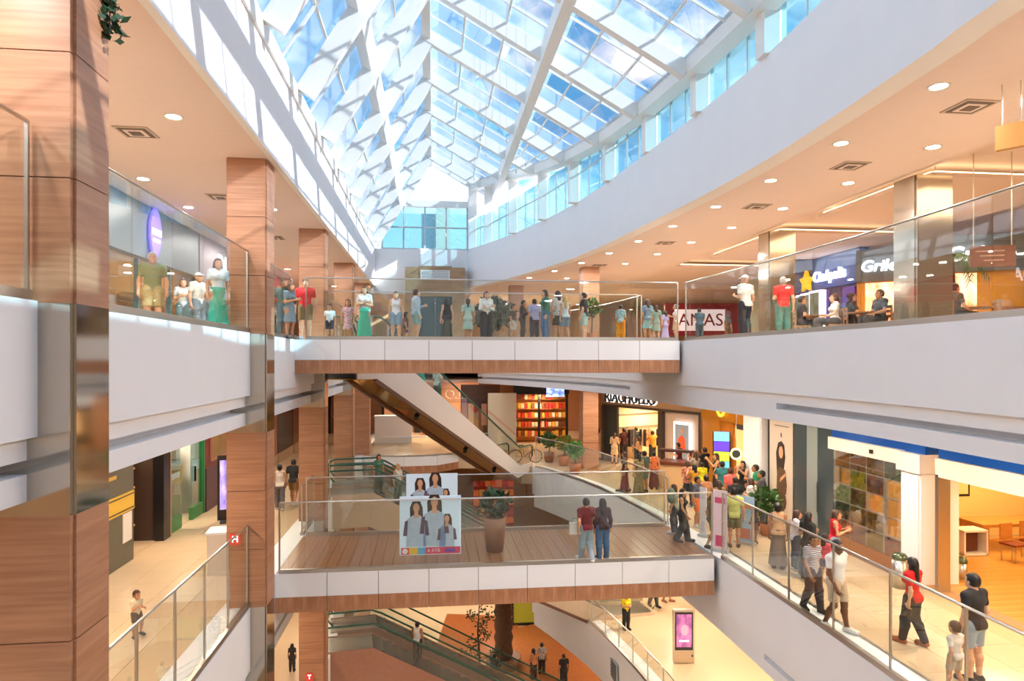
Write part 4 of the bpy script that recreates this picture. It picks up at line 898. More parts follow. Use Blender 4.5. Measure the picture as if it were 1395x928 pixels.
# ------------------------------------------------------------------ escalators
UND = mat('gold_mirror', '#c9963f', .08, metal=1.0); SKIRT = mat('escalator_cladding', '#ded8d2', .35); RUBG = mat('handrail_green', '#2f5a4a', .4); STEP = mat('step_metal', '#6d6a66', .4, metal=.6)
def escalator(loc, direction, drop, label, w=1.5, skirt=SKIRT, land=1.2, under=UND, spots=True):
    """runs along local +x from the upper landing, going down"""
    rz = math.atan2(direction[1], direction[0]); t = thing('escalator', label, 'escalator', loc, rz)
    run = drop / math.tan(math.radians(30)); x1 = land; x2 = land + run; x3 = x2 + land; D = 1.25
    prof = [(0, .05), (x1, .05), (x2, -drop + .12), (x3, -drop + .12), (x3, -drop - .25), (x2 - .3, -drop - .45), (x1 - .25, -D), (0, -D)]
    for s in (-1, 1):
        MB().prism3([(x, s * w / 2 - (.06 if s > 0 else 0), z) for x, z in prof], (0, .06, 0)).build('side_cladding', skirt, t)
        up = [(.1, .1), (x1, .1), (x2, -drop + .15), (x3 - .1, -drop + .15)]
        n = 8
        pts = [Vector((a[0], 0, a[1])) for a in up]; seg = resample([pts[1], pts[2]], run / n * 1.15)
        allp = [pts[0]] + seg + [pts[3]]
        for a, b in zip(allp, allp[1:]):
            y = s * (w / 2 - .06)
            MB().prism3([(a.x + .01, y - .012, a.z), (b.x - .01, y - .012, b.z), (b.x - .01, y - .012, b.z + .86), (a.x + .01, y - .012, a.z + .86)], (0, .024, 0)).build('balustrade_pane', M_glass, t)
        y = s * (w / 2 - .06)
        rail = [(.1, y, .25), (-.12, y, .55), (-.05, y, .9), (.15, y, .98), (x1, y, .98), (x1 + .4, y, .82)] + [(x2, y, -drop + 1.03), (x3 - .1, y, -drop + 1.03), (x3 + .1, y, -drop + .9), (x3 + .12, y, -drop + .5), (x3 - .1, y, -drop + .25)]
        MB().tube(rail, .04, 8).build('handrail', RUBG, t, True)
    un = MB(); b = [(0, -D), (x1 - .25, -D), (x2 - .3, -drop - .45), (x3, -drop - .25)]
    for a, c in zip(b, b[1:]): un.prism3([(a[0], -w / 2 + .06, a[1] - .02), (c[0], -w / 2 + .06, c[1] - .02), (c[0], -w / 2 + .06, c[1] + .02), (a[0], -w / 2 + .06, a[1] + .02)], (0, w - .12, 0))
    un.build('underside', under, t)
    for s in (-1, 1): MB().beam((x1 - .25, s * (w / 2 - .05), -D - .05), (x2 - .3, s * (w / 2 - .05), -drop - .5), .14, .12).build('edge_trim', mat('edge_brown', '#6a4a38', .4), t)
    n = int(run / .4)
    for k in range(n): bit('step', STEP, (x1 + .2 + k * .4, 0, -.1 - (k + .5) * drop / n), (.42, w - .2, .22), t)
    for x, z in ((x1 / 2, .0), (x2 + land / 2, -drop)): bit('landing_plate', M_steel, (x, 0, z), (land, w - .14, .04), t)
    if spots:
        for f in (.28, .62, .86):
            MB().cyl((x1 + f * run, -.1, -D - .3 - f * (drop - .8)), .09, .22, 10).build('spot_head', M_black, t, True)
    return t
escalator((-3.2, 24.05, Z3), (.6, .8), Z3 - Z2, 'white clad escalator with golden mirrored underside descending from the upper bridge')
beige = mat('beige_cladding', '#c9b39c', .35, noise=.05)
rosy = mat('rosy_cladding', '#a97c6a', .3, noise=.08)
escalator((-4.3, 27.5, Z2), (.99, .14), Z2 - Z1, 'beige clad escalator descending from the left middle floor with two riders', 1.6, beige, 1.9, beige, False)
escalator((-4.3, 29.3, Z2), (.99, .14), Z2 - Z1, 'escalator with green handrails behind the one carrying two riders', 1.6, beige, 1.9, beige, False)
escalator((-4.3, 27.0, Z1), (.99, .14), Z1 - Z0, 'rosy clad escalator descending from the lower floor with a rider in white vest', 1.6, rosy, 1.9, rosy, False)
escalator((-4.3, 29.0, Z1), (.99, .14), Z1 - Z0, 'lower escalator with long handrails behind the one carrying the white vest rider', 1.6, rosy, 1.9, rosy, False)

# ------------------------------------------------------------------ lower floors
t = thing('advert_totem', 'silver advert totem with purple screen on the lower floor', 'screen', pix(931, 24.9, Z1), -.12)
bit('body', M_steel, (0, 0, 1.0), (.78, .16, 1.95), t); bit('screen_frame', M_black, (0, -.085, 1.2), (.66, .02, 1.4), t); bit('screen', mat('totem_purple', '#6a3a6e', .4, noise=.8, scale=3, col2='#b86a9c', emit=.7), (0, -.1, 1.22), (.56, .02, 1.2), t); bit('lower_panel', mat('totem_lower', '#b9a184', .4), (0, -.085, .25), (.74, .02, .42), t); bit('knob', M_dark, (.3, -.1, .3), (.06, .03, .08), t)
flat('screen_figure', ell(.02, 1.25, .14, .2), mat('totem_face', '#d98aa0', .5, emit=.6), t, -.111); bit('screen_text', WHT, (0, -.115, .85), (.34, .01, .05), t)
t = thing('air_grille', 'dark grille set in the white slab face of the lower floor', 'air vent', (xat(P2, 25.6) - .02, 25.6, Z1 - .9), R90); bit('frame', M_alu, (0, 0, 0), (.95, .04, .8), t)
for k in range(6): bit('slat', M_dark, (0, -.025, -.3 + k * .12), (.85, .02, .07), t)
t = thing('red_shelving', 'red and orange shelving unit of the lower floor seen beneath the balcony', 'shelves', pix(672, 43, Z1))
rs = random.Random(4); bit('back_board', mat('shelf_red_back', '#a02a1c', .5), (0, .3, 1.7), (2.6, .06, 3.4), t)
for i in range(6):
    bit('shelf', mat('shelf_red', '#c23c22', .5), (0, 0, .2 + i * .58), (2.6, .5, .05), t)
    for j in range(7):
        c = rs.choice(('#e2512c', '#d8331f', '#ee7a34', '#f0a050', '#b32a20')); bit('carton', mat('carton_' + c[1:], c, .5, emit=.12), (-1.1 + j * .37, -.02, .42 + i * .58), (.32, .3, rs.uniform(.28, .45)), t)
t = thing('glass_stall', 'black framed stall with yellow green panel on the ground floor', 'stall', pix(716, 43.5, Z0)); bit('panel', mat('stall_green', '#8f8a2a', .4, emit=.2), (.4, 0, 1.0), (2.6, .1, 1.9), t); bit('lit_cabinet', mat('stall_lit', '#f0c48a', .4, noise=.5, scale=3, emit=.8), (-1.3, -.1, 1.1), (.8, .2, 2.0), t); bit('frame_top', M_black, (0, 0, 2.1), (3.6, .3, .12), t); bit('frame_base', M_black, (0, 0, .08), (3.6, .3, .16), t)
for x in (-1.75, -.85, 1.75): bit('frame_post', M_black, (x, 0, 1.05), (.1, .3, 2.1), t)
t = thing('bar_counter', 'dark topped round bar with glass guard on the ground floor left of the tree', 'counter', pix(640, 40, Z1 - 3.4 - .0), 0) if False else None
struct(MB().cyl((*pix(765, 39.5).xy, Z0), 4.2, .06, 40).build('floor', mat('red_wood_floor', '#a8653a', .3, noise=.2)))
p = pix(655, 41.5); struct(MB().prism([(p.x - 3, p.y - 3), (p.x + 2.2, p.y - 4.5), (p.x + 2.6, p.y + 3), (p.x - 2, p.y + 4)], Z0, Z0 + .05).build('floor', MATS['red_wood_floor']))
t = thing('indoor_tree', 'slim tree with sparse leafy twigs rising from the ground floor', 'tree', pix(652, 35.0, Z0))
rt = random.Random(11); BARK = mat('bark', '#5a4230', .85, noise=.3, scale=8, bump=.4)
MB().tube([(0, 0, 0), (.05, .03, 1.5), (-.04, 0, 3.0), (.05, 0, 4.6)], [.08, .07, .05, .02], 7).build('trunk', BARK, t, True)
mbf = MB(); mbb = MB()
for k in range(16):
    z = 1.2 + k * .2; a = rt.uniform(0, 2 * PI); L = rt.uniform(.5, 1.1); e = Vector((math.cos(a) * L, math.sin(a) * L, z + rt.uniform(.2, .6)))
    mbb.tube([(0, 0, z), (e.x * .5, e.y * .5, z + .2), e], [.025, .018, .008], 5); foliage(mbf, rt, e, .28, 16, .16); foliage(mbf, rt, e * .6 + Vector((0, 0, z * .4)), .2, 8, .14)
mbb.build('branches', BARK, t)['kind'] = 'stuff'; mbf.build('foliage', LEAFD, t)['kind'] = 'stuff'
t = thing('palm_trunk', 'thick rough brown trunk beside the slim tree on the ground floor', 'tree', pix(686, 37.5, Z0))
MB().lathe((0, 0, 0), [(.5 + .05 * math.sin(k * 2.4), k * .28) for k in range(18)], 16).build('trunk', BARK, t, True); MB().lathe((0, 0, 0), [(.9, 0), (1.0, .6), (.92, .6), (.8, .5)], 20).build('planter_ring', potb, t, True)

# upper floor greenery and hanging cables
plant(pix(672, 27.5, Z3), 'large dark green plant in brown planter beyond the upper bridge', .5, .4, .8, 1.25, 420, .3, LEAFD, potb, 21)
plant(pix(806, 27.0, Z3), 'tall slim plant with pale flowers right of the wood column on the upper floor', .5, .25, .38, 1.5, 160, .2, LEAF, pott, 22)
t = thing('potted_palm', 'palm with drooping fronds before the pale food court passage', 'plant', pix(1297, 18.5, Z3)); rp_ = random.Random(8)
MB().lathe((0, 0, 0), [(.25, 0), (.34, .55), (.3, .55)], 14).build('pot', potb, t, True); MB().tube([(0, 0, .5), (.05, 0, 1.5), (0, 0, 2.3)], [.06, .05, .04], 7).build('trunk', BARK, t, True)
for k in range(9):
    a_ = k * 2 * PI / 9 + .3; L = rp_.uniform(.75, 1.0); mb = MB(); pts = [Vector((math.cos(a_) * L * s, math.sin(a_) * L * s, 2.3 + .45 * s - 1.15 * s * s)) for s in (0, .25, .5, .75, 1)]
    for p_, q_ in zip(pts, pts[1:]):
        for j in range(4):
            m_ = p_.lerp(q_, j / 4); w_ = Vector((-math.sin(a_), math.cos(a_), -.6)); dd = (q_ - p_).normalized()
            for s in (-1, 1): mb.add([m_, m_ + Vector((w_.x * s, w_.y * s, w_.z)) * .12 + dd * .12, m_ + Vector((w_.x * s, w_.y * s, w_.z)) * .2 + dd * .22, m_ + dd * .05], [(0, 1, 2, 3)])
    mb.tube(pts, .008, 4); mb.build('frond', LEAF, t)
t = thing('wreath', 'dark green leafy garland on the side of the nearest wood column', 'decoration', (-3.5, 7.75, 3.5)); mb = MB(); rw = random.Random(2)
for k in range(7): foliage(mb, rw, (0, .05, .04 + k * .1), .10, 16, .12)
mb.build('foliage', LEAFD, t)['kind'] = 'stuff'; bit('cord', M_dark, (0, .03, .45), (.012, .012, .8), t)
for k, (u, dd) in enumerate(((654, 19), (662, 20), (671, 17), (681, 21), (690, 18), (703, 20), (716, 19), (646, 23))):
    p = pix(u, dd); zt_ = RI[1] - .562 * (p.x - RI[0]) - .05; t = thing('hanging_cable', ORD[(1, 2, 3, 4, 5, 6, 7, 0)[k]].replace('nearest', 'first') + ' thin decoration cable from the left under the skylight', 'cable', (p.x, p.y, zt_), 0, 'decoration cables under the skylight')
    MB().cyl((0, 0, -4.6), .005, 4.6, 6).build('wire', M_steel, t); MB().cyl((0, 0, -4.66), .02, .07, 8).build('end_weight', M_steel, t)
# ------------------------------------------------------------------ people: one continuous body surface each, grown from a posed skeleton
def V3(*a): return np.array(a, float)
def sdf_mesh(name, prims, h, clips=(), k=0.03, adapt=0.004):
    lo = np.min([p['lo'] for p in prims], 0) - 0.05; hi = np.max([p['hi'] for p in prims], 0) + 0.05
    n = np.ceil((hi - lo) / h).astype(int) + 1
    ax = [lo[i] + h * np.arange(n[i]) for i in range(3)]
    G = np.full(n, 0.3, np.float32)
    for p in prims:
        i0 = np.maximum(((p['lo'] - 0.06 - lo) / h).astype(int), 0); i1 = np.minimum(((p['hi'] + 0.06 - lo) / h).astype(int) + 2, n)
        X = ax[0][i0[0]:i1[0], None, None]; Y = ax[1][None, i0[1]:i1[1], None]; Z = ax[2][None, None, i0[2]:i1[2]]
        if p['t'] == 'c':
            a, b = p['a'], p['b']; ba = b - a; L = max(ba @ ba, 1e-9)
            t = np.clip(((X - a[0]) * ba[0] + (Y - a[1]) * ba[1] + (Z - a[2]) * ba[2]) / L, 0, 1)
            d = np.sqrt((X - a[0] - t * ba[0]) ** 2 + ((Y - a[1] - t * ba[1]) / p['fy']) ** 2 + (Z - a[2] - t * ba[2]) ** 2) - (p['ra'] + (p['rb'] - p['ra']) * t)
        else:
            c, r = p['c'], p['r']
            k0 = np.sqrt(((X - c[0]) / r[0]) ** 2 + ((Y - c[1]) / r[1]) ** 2 + ((Z - c[2]) / r[2]) ** 2)
            k1 = np.sqrt(((X - c[0]) / r[0] ** 2) ** 2 + ((Y - c[1]) / r[1] ** 2) ** 2 + ((Z - c[2]) / r[2] ** 2) ** 2) + 1e-6
            d = k0 * (k0 - 1) / k1
        kk = p.get('k', k)
        S = G[i0[0]:i1[0], i0[1]:i1[1], i0[2]:i1[2]]
        hh = np.maximum(kk - np.abs(S - d), 0) / kk
        G[i0[0]:i1[0], i0[1]:i1[1], i0[2]:i1[2]] = np.minimum(S, d) - hh * hh * kk * 0.25
    if clips:
        X = ax[0][:, None, None]; Y = ax[1][None, :, None]; Z = ax[2][None, None, :]
        for f in clips: G = np.maximum(G, f(X, Y, Z).astype(np.float32))
    g = openvdb.FloatGrid(1.0); g.copyFromArray(np.ascontiguousarray(G, dtype=np.float32))
    pts, tri, quad = g.convertToPolygons(0.0, adapt)
    pts = pts * h + lo
    me = bpy.data.meshes.new(name); me.from_pydata(pts.tolist(), [], [tuple(q[::-1]) for q in quad.tolist()] + [tuple(q[::-1]) for q in tri.tolist()])
    b = bmesh.new(); b.from_mesh(me); bmesh.ops.recalc_face_normals(b, faces=b.faces); b.to_mesh(me); b.free()
    me.shade_smooth()
    return me
def cone(a, b, ra, rb, fy=1.0, k=None):
    a, b = V3(*a), V3(*b); r = max(ra, rb)
    p = dict(t='c', a=a, b=b, ra=ra, rb=rb, fy=fy, lo=np.minimum(a, b) - r, hi=np.maximum(a, b) + r)
    if k: p['k'] = k
    return p
def egg(c, r, k=None):
    c, r = V3(*c), V3(*r); p = dict(t='e', c=c, r=r, lo=c - r, hi=c + r)
    if k: p['k'] = k
    return p
def grow(p, o):
    q = dict(p)
    if q['t'] == 'c': q['ra'] += o; q['rb'] += o
    else: q['r'] = q['r'] + o
    q['lo'] = q['lo'] - o; q['hi'] = q['hi'] + o
    return q
def lerp(a, b, t): return tuple(a[i] + (b[i] - a[i]) * t for i in range(3))
def skeleton(kind):
    sex, pose = kind.split('_'); f = sex == 'f'; c = sex == 'c'
    sw = .150 if f else .178
    J = dict(f=f, c=c, pelvis=(0, 0, .93), chest=(0, 0, 1.29), neck=(0, .015, 1.44), head=(0, -.02, 1.58))
    for s, n in ((1, 'L'), (-1, 'R')):
        J['sh' + n] = (s * sw, .01, 1.385); J['el' + n] = (s * (sw + .06), .035, 1.10); J['wr' + n] = (s * (sw + .07), -.03, .865)
        J['hip' + n] = (s * .088, 0, .90); J['kn' + n] = (s * .098, -.015, .49); J['an' + n] = (s * .10, .02, .085); J['toe' + n] = (s * .125, -.15, .03)
    sgn = {'L': 1, 'R': -1}
    def arm(n, e, w):
        s = sgn[n]; J['el' + n] = (s * e[0], e[1], e[2]); J['wr' + n] = (s * w[0], w[1], w[2])
    if pose == 'relax':
        arm('L', (.225, .02, 1.10), (.10, -.25, 1.17)); J['knR'] = (-.10, -.05, .49); J['toeR'] = (-.17, -.12, .03)
    if pose == 'phone':
        arm('L', (.21, -.02, 1.10), (.07, -.27, 1.20)); arm('R', (.21, -.02, 1.10), (.06, -.27, 1.18)); J['head'] = (0, -.05, 1.57)
    if pose == 'raise':
        arm('L', (.22, -.16, 1.22), (.07, -.33, 1.46)); arm('R', (.22, -.14, 1.20), (.06, -.33, 1.44))
    if pose == 'crossed':
        arm('L', (.22, -.04, 1.10), (-.07, -.19, 1.15)); arm('R', (.22, -.04, 1.11), (-.08, -.20, 1.19))
    if pose == 'walk':
        for n, y in (('L', -1), ('R', 1)):
            s = sgn[n]
            J['kn' + n] = (s * .09, -.08 if y < 0 else -.01, .49); J['an' + n] = (s * .09, -.13 if y < 0 else .17, .085 if y < 0 else .11); J['toe' + n] = (s * .12, -.30 if y < 0 else .02, .035 if y < 0 else .03)
            J['el' + n] = (s * (sw + .05), .10 if y < 0 else -.02, 1.11); J['wr' + n] = (s * (sw + .05), .06 if y < 0 else -.17, .88)
    if pose == 'run':
        arm('L', (.22, .06, 1.12), (.2, -.14, 1.10)); arm('R', (.22, -.1, 1.13), (.18, -.27, 1.25))
        J['knL'] = (.09, -.16, .55); J['anL'] = (.09, -.10, .20); J['toeL'] = (.1, -.26, .14)
    if pose == 'sit':
        for n in 'LR':
            s = sgn[n]; J['hip' + n] = (s * .09, 0, .90); J['kn' + n] = (s * .11, -.42, .92); J['an' + n] = (s * .11, -.40, .49); J['toe' + n] = (s * .12, -.57, .44)
            arm(n, (.24, -.05, 1.12), (.12, -.30, 1.03))
    return J
def hand(w, e, s, grip):
    w, e = V3(*w), V3(*e); d = w - e; d /= np.linalg.norm(d)
    side = np.cross(d, V3(s, 0, 0)); side = side / (np.linalg.norm(side) + 1e-9)          # across the knuckles
    nrm = np.cross(side, d); nrm /= np.linalg.norm(nrm)
    if nrm[0] * s > 0: nrm = -nrm                                                        # palm turns to the body
    out = [cone(w, w + d * .07 + side * .012, .024, .026, k=.02), cone(w, w + d * .07 - side * .014, .024, .024, k=.02)]
    for i, L in enumerate((.85, 1.0, .93, .72)):
        o = (1.5 - i) * .0205; b = w + d * .085 + side * o; m = b + d * .042 * L + nrm * .012 * (1 + grip) + side * o * .30; t = m + d * .034 * L * (1 - .6 * grip) + nrm * .018 * (1 + grip) + side * o * .16
        out += [cone(b, m, .0105, .0098, k=.008), cone(m, t, .0098, .0085, k=.006)]
    b = w + d * .03 + side * .028; m = b + d * .035 + side * .030 + nrm * .012; out += [cone(b, m, .0125, .011, k=.012), cone(m, m + d * .032 + nrm * .008 + side * .004, .011, .009, k=.008)]
    return out
def body_prims(J, part='all'):
    f, c = J['f'], J['c']; T = {}
    hs = 1.34 if c else 1.0; hd = V3(*J['head']); hd = hd + V3(0, 0, .05 * (hs - 1) * 3)
    H = lambda x, y, z: tuple(hd + V3(x, y, z) * hs)
    T['head'] = [egg(H(0, .012, .022), (.077 * hs, .096 * hs, .098 * hs)), egg(H(0, -.028, -.045), (.058 * hs, .066 * hs, .072 * hs)), egg(H(0, -.05, -.088), (.030 * hs, .030 * hs, .026 * hs))]
    T['face'] = [cone(H(0, -.088, .018), H(0, -.108, -.020), .009 * hs, .014 * hs, k=.012), egg(H(0, -.082, -.058), (.026 * hs, .016 * hs, .012 * hs), k=.01), cone(H(-.035, -.080, .034), H(.035, -.080, .034), .012 * hs, .012 * hs, k=.015)]
    for s in (-1, 1): T['face'].append(egg(H(s * .078, .006, -.004), (.012 * hs, .022 * hs, .033 * hs), k=.008))
    T['neck'] = [cone(J['neck'], H(0, .005, -.06), .053 if not f else .046, .050 if not f else .043)]
    ch, pe = J['chest'], J['pelvis']
    cw, ww, pw = (.118, .098, .140) if f else (.145, .125, .138)
    T['torso'] = [cone((-.06, .0, 1.30), (.06, .0, 1.30), cw * .85, cw * .85, .80), cone((0, 0, 1.26), (0, .0, 1.10), cw, ww, .78), cone((0, 0, 1.10), (0, .005, .94), ww, pw, .80), cone((-.05, .01, .93), (.05, .01, .93), pw * .78, pw * .78, .86),
                  cone(J['shL'], (.05, .015, 1.42), .050, .056), cone(J['shR'], (-.05, .015, 1.42), .050, .056)]
    if f: T['torso'] += [egg((s * .062, -.082, 1.262), (.058, .052, .058)) for s in (-1, 1)]
    T['torso'] += [egg((s * .062, .075, .915), (.078, .062, .085)) for s in (-1, 1)]
    for n, s in (('L', 1), ('R', -1)):
        sh, el, wr = J['sh' + n], J['el' + n], J['wr' + n]; q = .86 if f else 1.0
        T['up' + n] = [cone(sh, el, .050 * q, .037 * q)]
        T['fo' + n] = [cone(el, lerp(el, wr, .35), .038 * q, .037 * q), cone(lerp(el, wr, .35), wr, .037 * q, .025 * q)]
        T['ha' + n] = hand(wr, el, s, .5)
        hp, kn, an, toe = J['hip' + n], J['kn' + n], J['an' + n], J['toe' + n]
        T['th' + n] = [cone(hp, kn, .086, .056)]
        cb = lerp(kn, an, .30); cb = (cb[0], cb[1] + .02, cb[2])
        T['sn' + n] = [cone(kn, cb, .054, .055), cone(cb, an, .055, .035)]
        T['ft' + n] = [cone((an[0], an[1] + .03, an[2] - .045), toe, .040, .036, k=.03), cone(an, lerp(an, toe, .6), .035, .032)]
    return T
CACHE = {}
HV = 0.0092
def scale_of(J): return 1.0
def get_mesh(kind, g):
    key = (kind, g)
    if key in CACHE: return CACHE[key]
    J = skeleton(kind); T = body_prims(J); z = lambda v: (lambda X, Y, Z: v - Z); zt = lambda v: (lambda X, Y, Z: Z - v)
    sit = kind.endswith('sit')
    if g == 'body':
        order = ['torso', 'neck', 'head', 'face'] + [a + n for n in 'LR' for a in ('up', 'fo', 'ha', 'th', 'sn', 'ft')]
        me = sdf_mesh('person', [p for o in order for p in T[o]], HV, k=.035)
        for nm in ('skin', 'eye', 'lip'): me.materials.append(None)
        hs = 1.34 if J['c'] else 1.0; hd = V3(*J['head']) + V3(0, 0, .05 * (hs - 1) * 3)
        cs = np.empty(len(me.polygons) * 3); me.polygons.foreach_get('center', cs); cs = cs.reshape(-1, 3); mi = np.zeros(len(cs), int)
        for s in (-1, 1):
            e = (cs - (hd + V3(s * .033, -.088, .016) * hs)) / (V3(.014, .03, .0085) * hs); mi[(e ** 2).sum(1) < 1] = 1
            e = (cs - (hd + V3(s * .034, -.088, .042) * hs)) / (V3(.02, .03, .006) * hs); mi[(e ** 2).sum(1) < 1] = 1
        e = (cs - (hd + V3(0, -.09, -.058) * hs)) / (V3(.024, .03, .009) * hs); mi[(e ** 2).sum(1) < 1] = 2
        me.polygons.foreach_set('material_index', mi)
    elif g in ('tee', 'tank', 'long', 'crop', 'dress', 'longdress'):
        o = .017; pr = [grow(p, o) for p in T['torso']]
        if g in ('tee', 'long', 'dress', 'longdress'):
            for n in 'LR':
                sh, el = J['sh' + n], J['el' + n]; e = el if g == 'long' else lerp(sh, el, .55)
                pr += [cone(sh, e, .062, .056)]
                if g == 'long': pr += [grow(p, .014) for p in T['fo' + n]]
        hem = {'tee': .86, 'tank': .90, 'long': .86, 'crop': 1.0, 'dress': .50, 'longdress': .10}[g]
        if sit: hem = .80
        if g in ('dress', 'longdress') and not sit:
            r1 = .20 if g == 'dress' else .24; pr += [cone((0, .0, 1.0), (0, -.0, hem), .135, r1, .80)]
        pr = [p for p in pr]
        cl = [z(hem)]
        nk = J['neck']; r = .085 if g == 'tank' else .066
        cl.append(lambda X, Y, Z: r - np.sqrt((X - nk[0]) ** 2 + (Y - nk[1] + .02) ** 2 + ((Z - nk[2] - .03) * .9) ** 2))
        if g == 'tank': cl.append(lambda X, Y, Z: (np.abs(X) - .125 - .0 * Y) * 1.0 * (Z > 1.25) - 1.0 * (Z <= 1.25) + 0 * Y)
        me = sdf_mesh('shirt', pr, .0115, cl, k=.035)
    elif g in ('trousers', 'shorts', 'wide', 'skirt', 'longskirt', 'leggings'):
        o = {'wide': .03, 'leggings': .008}.get(g, .018); pr = [grow(p, .016) for p in T['torso'][2:4] + T['torso'][-2:]]
        cl = [zt(1.03 if g != 'tee' else 1.0)]
        for n in 'LR':
            if g == 'shorts':
                hp, kn = J['hip' + n], J['kn' + n]; pr.append(cone(hp, lerp(hp, kn, .80), .106, .088))
                if not sit: cl.append(z(lerp(hp, kn, .82)[2])) if n == 'L' else None
            elif 'skirt' in g: pass
            else:
                kn, an = J['kn' + n], J['an' + n]; w = .045 if g == 'wide' else 0
                pr += [grow(p, o + .004) for p in T['th' + n] + T['sn' + n]] + [cone(kn, an, .074 + w * .6, .060 + w * .8 if g != 'leggings' else .044), egg(kn, (.082, .086, .09))]
        if 'skirt' in g:
            hem = .55 if g == 'skirt' else .10; pr += [cone((0, .0, .98), (0, 0, hem), .135, .20 if g == 'skirt' else .23, .80)]; cl.append(z(hem))
        elif g != 'shorts' and not sit: cl.append(z(.06 if 'walk' not in kind else .05))
        me = sdf_mesh(g, pr, .0115, cl, k=.035)
    elif g.startswith('hair'):
        hs = 1.34 if J['c'] else 1.0; hd = V3(*J['head']) + V3(0, 0, .05 * (hs - 1) * 3); H = lambda x, y, z_: tuple(hd + V3(x, y, z_) * hs)
        pr = [egg(H(0, .018, .030), (.088 * hs, .104 * hs, .106 * hs)), egg(H(0, .05, -.03), (.075 * hs, .06 * hs, .08 * hs))]
        if g in ('hairlong', 'hairmid'):
            L = .30 if g == 'hairlong' else .15
            pr += [cone(H(0, .075, -.02), H(0, .105, -L), .078 * hs, .062 * hs, .62), cone(H(-.062, .035, .0), H(-.085, .03, -L * .7), .034, .026), cone(H(.062, .035, .0), H(.085, .03, -L * .7), .034, .026)]
        if g == 'hairbun': pr += [egg(H(0, .115, .055), (.045, .045, .045))]
        if g == 'hairtail': pr += [cone(H(0, .11, .03), H(0, .15, -.06), .035, .04), cone(H(0, .15, -.06), H(0, .13, -.22), .04, .018)]
        if g == 'haircap': pr += [egg(H(0, -.075, .062), (.075, .085, .014))]
        fy_, fz_ = hd[1], hd[2]
        cl = [lambda X, Y, Z: np.minimum(-(Y - (fy_ - .030 * hs)) + 0 * X, -(Z - (fz_ + .062 * hs)) + 0 * X) + 0 * X] if g != 'haircap' else [lambda X, Y, Z: (fz_ + .05) - Z + 0 * X + 0 * Y]
        if g == 'hairshort': cl.append(lambda X, Y, Z: (fz_ - .065 * hs) - Z + 0 * X + 0 * Y)
        me = sdf_mesh('hair', pr, .0105, cl, k=.03)
    elif g in ('shoeL', 'shoeR'):
        n = g[-1]; an, toe = J['an' + n], J['toe' + n]
        heel = (an[0], an[1] + .035, an[2] - .048)
        me = sdf_mesh('shoe', [cone(heel, toe, .050, .046, k=.03), cone(an, lerp(an, toe, .45), .046, .045), cone(toe, lerp(toe, heel, .3), .047, .046)], .0105, [zt(an[2] + .02)] + ([lambda X, Y, Z: .0 - Z + 0 * X + 0 * Y] if not sit and 'walk' not in kind and 'run' not in kind else []), k=.03)
    CACHE[key] = me
    return me
SKIN = [mat('skin_%d' % i, c, .55, noise=.06, scale=5) for i, c in enumerate(('#e3b494', '#cf9a76', '#b07a55', '#7d5238'))]
EYE = mat('eye_dark', '#2a1d18', .3); LIP = mat('lip', '#b0655a', .5)
HAIRC = {'black': mat('hair_black', '#1a1615', .5, noise=.3, scale=9, stretch=(6, 6, 1)), 'brown': mat('hair_brown', '#4a2f20', .5, noise=.3, scale=9, stretch=(6, 6, 1)), 'blond': mat('hair_blond', '#d0ae72', .5, noise=.2, scale=9, stretch=(6, 6, 1)), 'grey': mat('hair_grey', '#b7b2ab', .5, noise=.2), 'cap': mat('cap_white', '#eeeae4', .6)}
def cloth(c):
    if isinstance(c, str): return mat('cloth_' + c[1:], c, .85, noise=.08, scale=7, bump=.06)
    a, b, kind = c
    m = mat('print_%s_%s_%s' % (a[1:], b[1:], kind), a, .85, noise=1, col2=b, scale=22 if kind == 'dots' else 12)
    if kind == 'stripes':
        n = m.node_tree; w = n.nodes.new('ShaderNodeTexWave'); w.bands_direction = 'Z'; w.inputs['Scale'].default_value = 9; r = [x for x in n.nodes if x.type == 'VALTORGB'][0]
        n.links.new(n.nodes['Texture Coordinate'].outputs['Object'], w.inputs['Vector']); n.links.new(w.outputs['Fac'], r.inputs[0]); r.color_ramp.elements[0].position = .48; r.color_ramp.elements[1].position = .52
    return m
def part_name(g): return {'tee': 'shirt', 'tank': 'tank_top', 'long': 'long_sleeved_shirt', 'crop': 'top', 'dress': 'dress', 'longdress': 'long_dress', 'wide': 'trousers', 'longskirt': 'skirt'}.get(g, g)
def person(label, u, d, zf, h, kind, rz, skin, hair, clothes, shoe='#3a3a3c', loc=None, group=None, lift=0.0):
    p = loc if loc is not None else pix(u, d, zf)
    top = 1.705 if not kind.startswith('c') else 1.745
    if kind.endswith('sit'): top -= 0.44; p = Vector((p[0], p[1], p[2] - 0.44 * (h / top) + lift))
    s = h / top
    o = bpy.data.objects.new('person', get_mesh(kind, 'body')); COL.objects.link(o)
    o.location = p; o.scale = (s * 1.07, s * 1.08, s); o.rotation_euler = (0, 0, math.radians(rz))
    for i, m in enumerate((SKIN[skin], EYE, LIP)): o.material_slots[i].link = 'OBJECT'; o.material_slots[i].material = m
    tag(o, label, 'person', group)
    link('hair', get_mesh(kind, 'hair' + hair[0]), o, None, HAIRC[hair[1]])
    for g, c in clothes: link(part_name(g), get_mesh(kind, g), o, None, cloth(c))
    if shoe:
        for n in ('shoeL', 'shoeR'): link('shoe', get_mesh(kind, n), o, None, cloth(shoe))
    return o
A = 180                                            # facing away from the camera
